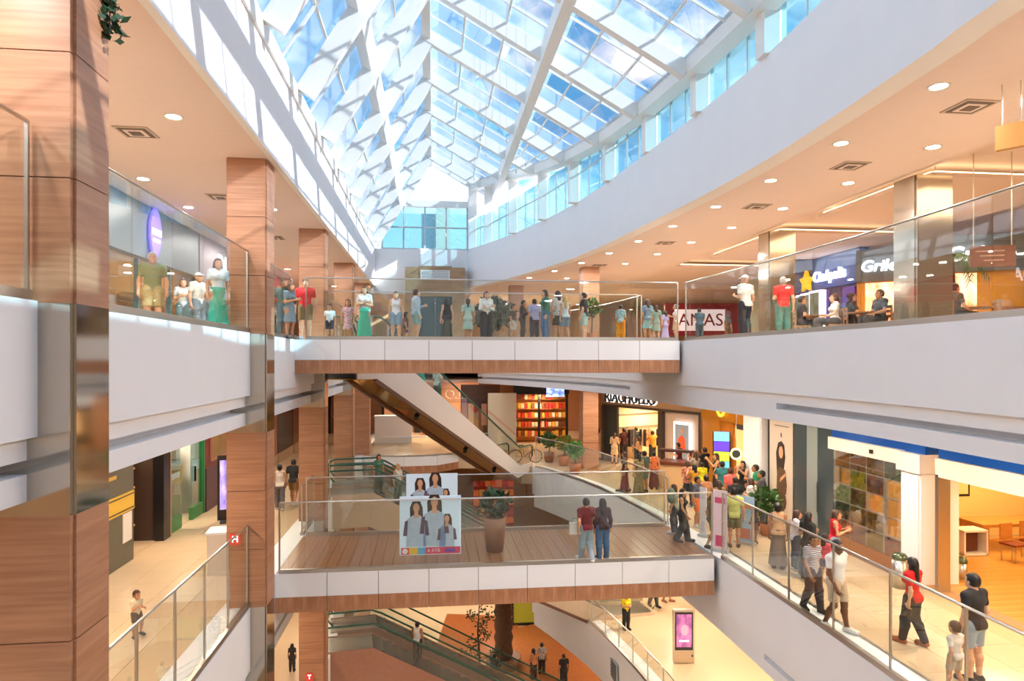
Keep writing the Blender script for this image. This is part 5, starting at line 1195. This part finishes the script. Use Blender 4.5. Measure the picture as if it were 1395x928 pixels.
# near walkway, right
person('man in white shirt and beige shorts walking beside a friend', 1140, 13.2, Z2, 1.78, 'm_walk', 20, 3, ('short', 'black'), [('tee', '#f4f4f2'), ('shorts', '#d9c6ac')], '#efece6')
person('person in striped jersey and dark trousers beside the white shirted man', 1107, 14.2, Z2, 1.62, 'f_walk', 10, 2, ('short', 'black'), [('tee', ('#e8e6ec', '#4a4660', 'stripes')), ('trousers', '#3a3033')], '#2b2728')
person('woman in red top and black trousers walking away on the walkway', 1243, 12.55, Z2, 1.62, 'f_walk', 200, 0, ('long', 'black'), [('tee', '#d8171f'), ('trousers', '#2a2b2f')], '#a9643f')
person('bearded man in black shirt and pale blue shorts at the frame edge', 1326, 11.1, Z2, 1.78, 'm_stand', 195, 0, ('short', 'black'), [('tee', '#24262b'), ('shorts', '#9fb6c6')], '#2c2a2c')
person('child in white shirt walking next to the black shirted man', 1301, 10.75, Z2, 1.10, 'c_walk', 190, 1, ('short', 'brown'), [('tee', '#e8e2da'), ('shorts', '#bfae97')], '#d8cfc4')
person('woman in beige top and long grey skirt with hair in a bun', 1060, 17.15, Z2, 1.66, 'f_stand', 150, 2, ('bun', 'black'), [('tank', '#e0b48c'), ('longskirt', '#7c7068')], '#5b4a40')
person('woman in red tank top and light jeans looking at her phone', 1137, 16.6, Z2, 1.62, 'f_phone', 70, 1, ('long', 'brown'), [('tank', '#d3142c'), ('wide', '#8ea2b3')], '#e0dcd6')
person('woman in long black dress with long black hair among the seated group', 1101, 16.3, Z2, 1.62, 'f_relax', 110, 1, ('long', 'black'), [('longdress', '#2b2d2c')], '#2b2728')
person('woman in white shirt holding a child in the walkway group', 1084, 17.0, Z2, 1.52, 'f_phone', 80, 1, ('mid', 'brown'), [('tee', '#e9e6ee'), ('trousers', '#4d5a68')], '#e8e4df')
person('small girl in pink shirt in front of the red tank top woman', 1124, 16.1, Z2, 1.12, 'c_stand', 120, 1, ('mid', 'black'), [('tee', '#e0606a'), ('shorts', '#33415c')], '#d8cfc4')
person('small dark haired child beside the girl in pink', 1112, 16.0, Z2, 1.02, 'c_stand', 60, 2, ('short', 'brown'), [('tee', '#c9765a'), ('shorts', '#4a4c58')], '#d8cfc4')
person('man in lime shirt and olive shorts with strap at the bridge corner', 1000, 19.1, Z2, 1.68, 'm_stand', 160, 1, ('short', 'black'), [('tee', '#c9cf7a'), ('shorts', '#6c6a48')], '#4c4a46')
person('boy in black shirt and green shorts beside the banner post', 970, 19.0, Z2, 1.5, 'm_walk', 80, 2, ('short', 'black'), [('tee', '#33363a'), ('shorts', '#5c6f5c')], '#3a3c3e')
person('woman in black top and wide black trousers at the bridge end', 930, 19.65, Z2, 1.55, 'f_walk', 60, 1, ('mid', 'black'), [('tank', '#27282a'), ('wide', '#2c2c2e')], '#2c2a2c')
person('man in grey shirt and orange shorts behind the banner post', 950, 21.4, Z2, 1.6, 'm_relax', 40, 2, ('short', 'black'), [('tee', '#5c626c'), ('shorts', '#d9682e')], '#dcd8d0')
person('woman with cap carrying a grey green backpack at the bridge end', 918, 20.6, Z2, 1.5, 'f_stand', 230, 1, ('mid', 'brown'), [('tee', '#8a9488'), ('trousers', '#3c4048')], '#dcd8d0')
person('woman in brown and white striped top in the crowd', 947, 26.7, Z2, 1.66, 'f_raise', 200, 1, ('mid', 'brown'), [('tee', ('#d9cbbf', '#5c4438', 'stripes')), ('longskirt', '#a99684')], '#5b4a40')
person('person in black shirt standing against the golden shop edge', 960, 27.4, Z2, 1.75, 'm_raise', 210, 2, ('short', 'black'), [('tee', '#25262b'), ('trousers', '#25262b')], '#2b2728')
person('girl in bright yellow shirt in the middle of the crowd', 956, 25.4, Z2, 1.45, 'f_stand', 170, 1, ('short', 'black'), [('tee', '#dfe02a'), ('shorts', '#3c403c')], '#d8cfc4')
person('woman in black sleeveless dress facing the woman with raised phone', 976, 26.2, Z2, 1.68, 'f_raise', 260, 1, ('long', 'brown'), [('tank', '#26272b'), ('longskirt', '#26272b')], '#2b2728')
person('woman in cream and red top with green dark skirt in the crowd', 937, 24.6, Z2, 1.62, 'f_phone', 160, 0, ('mid', 'brown'), [('tee', ('#e9b59a', '#b5482e', 'dots')), ('skirt', '#39443f')], '#5b4a40')
person('man in coral pink shirt before the digital screen', 995, 22.8, Z2, 1.66, 'm_stand', 190, 2, ('short', 'brown'), [('tee', '#e2706e'), ('shorts', '#7d6c58')], '#4c4a46')
person('man in black shirt with yellow bag strap behind the lime shirt', 1002, 21.2, Z2, 1.62, 'm_stand', 180, 1, ('short', 'black'), [('tee', '#232428'), ('shorts', '#d9b43a')], '#2b2728')
person('man in green shirt holding a baby before the white pillar', 1031, 23.0, Z2, 1.74, 'm_phone', 250, 2, ('short', 'black'), [('tee', '#1c8c5c'), ('trousers', '#4a5a6c')], '#3a3c3e')
person('man in dark grey shirt behind the green shirted man', 1038, 21.6, Z2, 1.76, 'm_stand', 240, 2, ('short', 'black'), [('tee', '#4c4a50'), ('trousers', '#55606a')], '#3a3c3e')
person('woman with long black hair in black beside the green shirted man', 1012, 24.2, Z2, 1.68, 'f_raise', 300, 1, ('long', 'black'), [('tank', '#1f1f22'), ('longskirt', '#1f1f22')], '#2b2728')
person('woman with brown hair in olive top seen from behind in the crowd', 979, 21.0, Z2, 1.55, 'f_stand', 185, 1, ('mid', 'brown'), [('tee', '#8a6a42'), ('trousers', '#3f4438')], '#3a3c3e')
person('person with bare shoulders in tan top left of the brown haired woman', 962, 22.0, Z2, 1.55, 'f_stand', 170, 1, ('bun', 'brown'), [('tank', '#c98f62'), ('skirt', '#4c4438')], '#3a3c3e')
person('child in orange striped shirt right of the lime shirted man', 1014, 20.2, Z2, 1.2, 'c_stand', 200, 2, ('short', 'black'), [('tee', ('#d2452e', '#33262a', 'stripes')), ('shorts', '#33363c')], '#3a3c3e')
person('woman in black sitting low by the shrub behind the balustrade', 1027, 19.4, Z2, 1.3, 'f_stand', 220, 2, ('mid', 'black'), [('tee', '#2f2a2c'), ('skirt', '#7a4a3a')], '#3a3c3e')
# clothing shop and curved walkway
person('woman in long tan dress at the dark panel of the clothing shop', 815, 36.0, Z2, 1.66, 'f_raise', 150, 0, ('long', 'brown'), [('longdress', '#c9a27c')], '#5b4a40')
person('dark clothed person holding green bottle beside the tan dress woman', 804, 35.6, Z2, 1.6, 'm_stand', 170, 1, ('short', 'black'), [('tee', '#2f3030'), ('trousers', '#2c2a2c')], '#2b2728')
person('woman in short beige dress at the clothing shop entrance', 837, 34.5, Z2, 1.6, 'f_crossed', 150, 0, ('mid', 'brown'), [('dress', '#dcc09a')], '#5b4a40')
person('man in dark red shirt entering the clothing shop', 850, 35.6, Z2, 1.7, 'm_stand', 190, 2, ('short', 'black'), [('tee', '#4a1f24'), ('trousers', '#2b2528')], '#2b2728')
person('man in dark blue shirt in the middle of the clothing shop entrance', 867, 36.0, Z2, 1.72, 'm_phone', 180, 1, ('short', 'black'), [('tee', '#2c3238'), ('trousers', '#3a3836')], '#2b2728')
person('woman with long hair and black trousers at the clothing shop entrance', 870, 33.0, Z2, 1.55, 'f_relax', 220, 1, ('long', 'brown'), [('tank', '#c9a06a'), ('trousers', '#2b2a2c')], '#2b2728')
person('man in yellow shirt with arms raised in the clothing shop', 889, 34.4, Z2, 1.7, 'm_raise', 200, 2, ('short', 'brown'), [('tee', '#d9962e'), ('trousers', '#2d2f36')], '#2b2728')
person('woman in orange top and long plum skirt behind the curved balustrade', 891, 27.7, Z2, 1.55, 'f_stand', 170, 1, ('bun', 'black'), [('tank', '#d8733f'), ('longskirt', '#6d3a40')], '#5b4a40')
person('woman in long dark red dress behind the curved balustrade', 851, 27.2, Z2, 1.6, 'f_walk', 240, 1, ('mid', 'brown'), [('tee', '#5a5148'), ('longskirt', '#8e2438')], '#5b4a40')
person('woman in green brown camouflage dress behind the curved balustrade', 870, 26.6, Z2, 1.62, 'f_stand', 200, 1, ('mid', 'black'), [('longdress', ('#9a8e66', '#5a5a46', 'dots'))], '#5b4a40')
person('man in dark green shirt next to the camouflage dress', 878, 27.0, Z2, 1.66, 'm_stand', 210, 2, ('short', 'black'), [('tee', '#44584f'), ('shorts', '#4f6a70')], '#3a3c3e')
# middle bridge, left walkway
person('man in dark red shirt and pale jeans standing on the wooden bridge', 798.5, 17.75, Z2, 1.66, 'm_walk', 190, 1, ('short', 'black'), [('tee', '#7d2530'), ('trousers', '#a9bccb')], '#e6e2dc')
person('woman in brown shirt and blue jeans standing on the wooden bridge', 821, 17.9, Z2, 1.62, 'f_stand', 185, 1, ('long', 'black'), [('long', '#4f333c'), ('trousers', '#4f77a3')], '#4a3b38')
person('toddler in cream shirt running on the left walkway', 186, 12.85, Z2, .88, 'c_run', 60, 1, ('short', 'brown'), [('tee', '#e6d3ae'), ('shorts', '#6a625c')], '#5c5a60')
person('woman in white top and grey trousers walking beside the left columns', 381, 23.8, Z2, 1.62, 'f_walk', 190, 1, ('bun', 'black'), [('tank', '#eadfd6'), ('trousers', '#6f6a6e')], '#d8d2cc')
person('man in black shirt half hidden by the third wood column', 400, 24.6, Z2, 1.68, 'm_walk', 170, 2, ('short', 'black'), [('tee', '#25252a'), ('shorts', '#8f6a45')], '#dcd8d0')
# upper bridge
person('teenage boy in red printed shirt and khaki shorts at the left bridge end', 416, 19.6, Z3, 1.78, 'm_stand', 5, 0, ('short', 'black'), [('tee', ('#e0202a', '#e8484a', 'dots')), ('shorts', '#8a7c5a')], '#a9b0bc')
person('small boy in white shirt and navy shorts on the upper bridge', 449, 20.2, Z3, 1.08, 'c_stand', 0, 1, ('short', 'brown'), [('tee', '#e9eff2'), ('shorts', '#24304a')], '#8f8a86')
person('girl in white dress with dark pattern on the upper bridge', 474, 20.3, Z3, 1.22, 'c_stand', 0, 1, ('mid', 'brown'), [('dress', ('#f0e2e4', '#b5627e', 'dots'))], '#c99a86')
person('woman in white blouse and long teal skirt on the upper bridge', 496.5, 20.1, Z3, 1.62, 'f_crossed', 0, 0, ('mid', 'brown'), [('tee', '#ece6ea'), ('longskirt', '#10b89c')], '#8f8a86')
person('woman in white tank top and denim shorts with sunglasses', 539.5, 21.0, Z3, 1.56, 'f_stand', 0, 0, ('bun', 'brown'), [('tank', '#eef1f6'), ('shorts', '#8fb0cc')], '#c9b8a8')
person('man in light blue shirt and teal shorts turned sideways on the bridge', 567, 21.3, Z3, 1.66, 'm_relax', 110, 0, ('short', 'brown'), [('long', '#b5cde0'), ('shorts', '#86b5b8')], '#c9b8a8')
person('dark haired child in navy between the tank top woman and the blue shirt man', 553.5, 21.8, Z3, .95, 'c_stand', 90, 1, ('mid', 'black'), [('tee', '#6b4a52'), ('shorts', '#25407a')], '#5c5a60')
person('woman in black top and dark skirt seen from behind by the teal door', 608.5, 21.7, Z3, 1.42, 'f_stand', 200, 0, ('mid', 'black'), [('tank', '#1f2226'), ('longskirt', '#3c4a48')], '#3a3c3e')
person('woman in pale green dress with black ponytail seen from behind', 637.5, 21.9, Z3, 1.42, 'f_stand', 180, 1, ('tail', 'black'), [('dress', '#bcd8cc')], '#8f8a86')
person('woman in white blouse and black wide trousers with crossed arms', 662.5, 21.2, Z3, 1.58, 'f_crossed', 15, 0, ('mid', 'brown'), [('long', '#eef0ea'), ('wide', '#1c2028')], '#dcd8d0')
person('child in brown shirt and white shorts beside the dark dressed pair', 699.5, 21.3, Z3, 1.17, 'c_stand', 60, 1, ('short', 'brown'), [('tee', '#6a5648'), ('shorts', '#d6d2c6')], '#8f8a86')
person('tall person in black leaning behind the brown shirted child', 712, 21.9, Z3, 1.38, 'm_phone', 80, 1, ('short', 'black'), [('long', '#1d2026'), ('trousers', '#23252c')], '#2b2728')
person('man in lilac shirt and dark trousers seen from behind', 728, 21.6, Z3, 1.38, 'm_stand', 200, 1, ('short', 'black'), [('tee', '#b9bfe8'), ('trousers', '#33343e')], '#2b2728')
person('woman in green shirt and blue jeans turned to the left on the bridge', 742.5, 20.9, Z3, 1.60, 'f_stand', 280, 0, ('long', 'black'), [('long', '#3f7f6e'), ('trousers', '#3b73a0')], '#3a3c3e')
person('woman in white top and dark shorts with bent arm on the bridge', 760, 21.2, Z3, 1.60, 'f_relax', 200, 0, ('mid', 'black'), [('tee', '#e6e0da'), ('skirt', '#3f4a48')], '#8f8a86')
person('blond woman in pale top and denim shorts on the bridge', 769.5, 20.7, Z3, 1.38, 'f_walk', 190, 1, ('long', 'blond'), [('tank', '#d6e4e8'), ('shorts', '#6b8aa0')], '#dcd8d0')
person('man in black shirt and pale blue shorts on the upper bridge', 795.5, 21.2, Z3, 1.54, 'm_stand', 240, 0, ('short', 'black'), [('tee', '#262830'), ('shorts', '#a9cdd0')], '#5c5a60')
person('woman in teal printed blouse and orange trousers on the bridge', 845.5, 20.8, Z3, 1.13, 'f_phone', 150, 0, ('short', 'black'), [('tee', ('#dfe9ea', '#2f9aa8', 'dots')), ('wide', '#e8960f')], '#5c5a60')
person('person in blue white top and light blue skirt at the right bridge end', 882, 22.0, Z3, 1.4, 'f_stand', 190, 1, ('mid', 'brown'), [('tee', ('#8fa3b8', '#55707f', 'dots')), ('skirt', '#9fd3d3')], '#8a5a3c')
person('person in grey green dress beside the light blue skirt', 894, 21.6, Z3, 1.18, 'f_stand', 170, 1, ('mid', 'brown'), [('dress', '#8fa394')], '#8a5a3c')
person('slim person in lilac dress at the right end of the bridge', 906, 22.2, Z3, 1.05, 'f_stand', 200, 1, ('mid', 'black'), [('longdress', '#bcaede')], '#d8cfe0')
person('woman in white shirt carrying a tan bag at the right bridge end', 921, 21.8, Z3, 1.22, 'f_relax', 250, 1, ('bun', 'brown'), [('tee', '#efe9e4'), ('skirt', '#c9a888')], '#8a5a3c')
# food court gallery
person('man in dark waistcoat and cap with white shirt behind the curved glass', 1015, 18.4, Z3, 1.74, 'm_relax', 200, 1, ('cap', 'cap'), [('tee', '#e6ebe8'), ('trousers', '#1c2230')], '#2b2728')
person('man in bright red shirt and green trousers behind the curved glass', 1067, 17.8, Z3, 1.62, 'm_relax', 160, 0, ('short', 'grey'), [('tee', '#ee3b34'), ('trousers', '#5c8a7c')], '#2b2728')
person('person in dark blue shirt before the red shop board', 953, 22.5, Z3, 1.16, 'm_phone', 180, 1, ('short', 'black'), [('tee', '#3f5a6c'), ('trousers', '#3a4a58')], '#2b2728')
def table_set(u, d, lab):
    p = pix(u, d, Z3); t = thing('dining_table', lab, 'table', p)
    MB().cyl((0, 0, .72), .48, .035, 20).build('table_top', mat('table_brown', '#8a5a3a', .35), t); MB().cyl((0, 0, .02), .05, .7, 10).build('pedestal', M_dark, t); MB().cyl((0, 0, 0), .28, .03, 16).build('foot', M_dark, t)
def dchair(u, d, rz, lab, c='#a98460'):
    t = thing('dining_chair', lab, 'chair', pix(u, d, Z3), math.radians(rz)); m = mat('chair_' + c[1:], c, .5)
    bit('seat', m, (0, 0, .44), (.44, .42, .04), t)
    for z in (.62, .76, .88): bit('back_slat', m, (0, .2, z), (.42, .03, .08), t)
    for sx in (-1, 1):
        bit('leg', m, (sx * .19, -.17, .21), (.04, .04, .42), t); bit('leg', m, (sx * .19, .2, .46), (.04, .04, .92), t)
for k, (u, d, lab) in enumerate(((1115, 20.2, 'round food court table before the ticket kiosks'), (1180, 18.8, 'round food court table in front of the yellow grill menu boards'), (1255, 18.2, 'round food court table before the pale passage'), (1320, 17.2, 'round food court table below the hanging brown board'))): table_set(u, d, lab)
SEATS = ((1092, 20.4, 70, 'dining chair left of the table by the ticket kiosks'), (1137, 19.6, 250, 'pale slatted dining chair with a white shirted sitter'), (1160, 19.4, 80, 'dining chair left of the table by the menu boards'), (1199, 18.5, 270, 'dining chair right of the table by the menu boards'), (1240, 17.8, 90, 'dining chair left of the table by the passage'), (1275, 17.6, 200, 'dining chair right of the table by the passage'), (1300, 17.0, 90, 'dining chair left of the table under the brown board'), (1345, 16.8, 250, 'dining chair right of the table under the brown board'))
for s in SEATS: dchair(*s)
def sitter(i, label, skin, hair, top, bot, sex='m', h=1.3):
    u, d, rz, _ = SEATS[i]; p = pix(u, d, Z3 + .46)
    person(label, u, d, Z3, h, sex + '_sit', rz, skin, hair, [('tee', top), ('trousers', bot)], '#2b2728', loc=Vector((p.x, p.y, Z3 + .02)), lift=.04)
sitter(0, 'man in dark shirt seated before the ticket kiosks', 1, ('short', 'black'), '#2f3036', '#3a3c44')
sitter(1, 'woman in white shirt seated on the pale slatted chair', 0, ('mid', 'brown'), '#f0ece6', '#4a4c55', 'f')
sitter(2, 'woman with bare shoulders in black seated by the menu boards', 1, ('bun', 'black'), '#1f2025', '#33363c', 'f')
sitter(3, 'man in dark cap facing the woman by the menu boards', 2, ('short', 'black'), '#39414a', '#33363c')
sitter(6, 'man with dark hair seated below the brown hanging board', 1, ('short', 'brown'), '#6d5a4a', '#33363c')
person('dark seated figure before the red shop at the far tables', 992, 24.5, Z3, 1.05, 'f_stand', 120, 2, ('mid', 'black'), [('tee', '#26262a'), ('trousers', '#26262a')], '#2b2728')
# upper left gallery
person('bald man in olive shirt and khaki trousers behind the left glass', 208, 14.6, Z3, 1.76, 'm_stand', 20, 1, ('short', 'grey'), [('tee', '#7c8a62'), ('shorts', '#b3a272')], '#4a3f38')
person('figure standing in for the reflection of the teal skirt woman in the left glass', 297, 13.8, Z3, 1.5, 'f_stand', 30, 1, ('mid', 'brown'), [('tee', '#cfd8da'), ('longskirt', '#12a58c')], '#8f8a86')  # solid figure added in place of a reflection in the glass
person('man in white cap and pale shirt farther back behind the left glass', 270, 17.0, Z3, 1.62, 'm_relax', 60, 1, ('cap', 'cap'), [('tee', '#d9dcd2'), ('trousers', '#6a7c84')], '#8f8a86')
person('person in grey blue shirt beside the white capped man', 290, 17.6, Z3, 1.6, 'f_stand', 340, 1, ('mid', 'black'), [('tee', '#9fb3bb'), ('trousers', '#5a7078')], '#8f8a86')
person('woman in light grey top left of the white capped man', 250, 17.8, Z3, 1.58, 'f_phone', 20, 0, ('long', 'brown'), [('tee', '#c5d0d2'), ('trousers', '#6f8a92')], '#8f8a86')
person('man in dark green shirt between the second wood column and the bridge', 386, 18.3, Z3, 1.62, 'm_stand', 30, 2, ('short', 'black'), [('tee', '#4f6f66'), ('trousers', '#5d7780')], '#8f8a86')
person('woman in blue grey dress next to the left bridge end', 395, 18.2, Z3, 1.5, 'f_phone', 60, 1, ('mid', 'brown'), [('dress', '#8aa0ac')], '#8f8a86')
# escalator riders
def rider(label, loc, direction, drop, land, f, h, kind, turn, skin, hair, clothes, y=0.0):
    run = drop / math.tan(math.radians(30)); n = int(run / .4); k = int(f * n); dv = Vector(direction).normalized()
    x = land + .2 + k * .4; z = -.1 - (k + .5) * drop / n + .11
    q = Vector((loc[0] + dv.x * x - dv.y * y, loc[1] + dv.y * x + dv.x * y, loc[2] + z))
    person(label, 0, 0, 0, h, kind, math.degrees(math.atan2(dv.y, dv.x)) + 90 + turn, skin, hair, clothes, '#3a3c3e', loc=q)
EA = ((-3.2, 24.05, Z3), (.6, .8), Z3 - Z2, 1.2)
rider('person in dark teal on the top steps of the white escalator', *EA, .13, 1.65, 'm_stand', 0, 1, ('short', 'black'), [('tee', '#35655e'), ('trousers', '#3a4a50')], -.2)
rider('person in bright green skirt on the white escalator', *EA, .30, 1.62, 'f_stand', 10, 0, ('mid', 'brown'), [('tee', '#c45a5a'), ('longskirt', '#2fb59c')], -.2)
rider('person in red shirt behind the green skirt on the white escalator', *EA, .24, 1.66, 'm_relax', 0, 1, ('short', 'black'), [('tee', '#b8363a'), ('trousers', '#2f3b44')], .2)
rider('woman in pale green halfway down the white escalator', *EA, .42, 1.6, 'f_phone', 0, 1, ('long', 'blond'), [('tee', '#cfe0d0'), ('trousers', '#4a7a6a')], -.15)
EC = ((-4.3, 27.5, Z2), (.99, .14), Z2 - Z1, 1.9)
rider('woman with long brown hair on the upper steps of the beige escalator', *EC, .02, 1.62, 'f_stand', -60, 1, ('long', 'brown'), [('tee', '#5a8a74'), ('trousers', '#4f6a62')], -.2)
rider('woman in white top one step below on the beige escalator', *EC, .10, 1.62, 'f_stand', -60, 0, ('bun', 'blond'), [('tank', '#e9ece6'), ('trousers', '#5c7a70')], .1)
ED = ((-4.3, 27.0, Z1), (.99, .14), Z1 - Z0, 1.9)
rider('man in white vest riding the rosy lower escalator', *ED, .17, 1.62, 'm_stand', 60, 2, ('short', 'black'), [('tank', '#e4dedc'), ('trousers', '#2e3034')], .1)
# lower floors
person('woman in bright yellow shirt and black trousers on the lower floor', 853, 28.0, Z1, 1.5, 'f_phone', 10, 1, ('mid', 'brown'), [('tee', '#f0d416'), ('trousers', '#26262a')], '#2b2728')
person('man in black trousers cut off by the bridge on the lower floor', 890, 30.6, Z1, 1.7, 'm_walk', 20, 1, ('short', 'black'), [('tee', '#3a3c44'), ('trousers', '#26262a')], '#2b2728')
person('person in orange shorts beside the black trousers on the lower floor', 909, 31.2, Z1, 1.6, 'f_walk', 60, 2, ('short', 'black'), [('tee', '#4a4c54'), ('shorts', '#c46a35')], '#8a5a3c')
person('man in black shirt standing alone on the ground floor', 768, 35.2, Z0, 1.72, 'm_stand', 190, 2, ('short', 'black'), [('tee', '#2c2a2e'), ('trousers', '#2c2a2e')], '#2b2728')
person('man in black shirt bending over the guard beside the palm trunk', 673, 34.6, Z0, 1.98, 'm_phone', 120, 2, ('short', 'black'), [('long', '#26262a'), ('trousers', '#3a3634')], '#2b2728')
person('person in tan shirt by the ground floor sign post', 727, 36.0, Z0, 1.66, 'f_phone', 200, 2, ('mid', 'black'), [('tee', '#c98a5c'), ('trousers', '#4a3a34')], '#2b2728')
person('person in white printed shirt on the ground floor', 738, 36.6, Z0, 1.72, 'm_stand', 170, 2, ('short', 'black'), [('tee', ('#e6e2de', '#5a5a60', 'dots')), ('trousers', '#33343a')], '#2b2728')
person('dark haired person at the bottom left of the lower floor', 398, 24.2, Z1, 1.0, 'f_stand', 180, 2, ('mid', 'black'), [('tee', '#2c2a2e'), ('trousers', '#2c2a2e')], '#2b2728')
# carried things
t = thing('backpack', 'grey green backpack on the capped woman at the bridge end', 'bag', pix(914.5, 20.35, Z2 + 1.0), .5); o = link('bag_body', sdf_mesh('bag_body', [egg((0, 0, .2), (.15, .1, .24)), egg((0, -.06, .1), (.11, .07, .11))], .015), t, None, cloth('#6f7f70')); bit('strap', M_dark, (.1, .1, .25), (.03, .02, .35), t)
t = thing('shopping_bag', 'white shopping bag held by the man in dark red shirt', 'bag', pix(783.5, 17.7, Z2 + .72)); bit('bag_body', wht_gl, (0, 0, .16), (.3, .12, .3), t); MB().tube([(-.08, 0, .3), (-.05, 0, .42), (.05, 0, .42), (.08, 0, .3)], .01, 6).build('handle', M_dark, t)

person('man in maroon shirt at the far side of the crowd by the taupe window', 925, 29.6, Z2, 1.68, 'm_phone', 230, 1, ('short', 'black'), [('tee', '#6a2a30'), ('trousers', '#3a3c44')], '#2b2728')
person('woman in mustard top between the crowd and the kiosk counter', 946, 24.2, Z2, 1.56, 'f_raise', 190, 1, ('mid', 'black'), [('tee', '#c48f2c'), ('trousers', '#37404c')], '#dcd8d0')
person('man in teal shirt in the crowd beside the coral pink shirt', 984, 24.0, Z2, 1.7, 'm_raise', 180, 2, ('short', 'black'), [('tee', '#2f7a80'), ('shorts', '#5a5648')], '#3a3c3e')
person('woman in white shirt with dark skirt at the edge of the crowd', 1024, 21.2, Z2, 1.58, 'f_phone', 210, 0, ('long', 'brown'), [('tee', '#ece8e4'), ('skirt', '#34323a')], '#3a3c3e')
person('man in white cap and striped shirt walking far along the upper left gallery', 330, 21.5, Z3, 1.7, 'm_walk', 10, 1, ('cap', 'cap'), [('tee', ('#d9dde4', '#5a78a8', 'stripes')), ('trousers', '#4a5560')], '#3a3c3e')
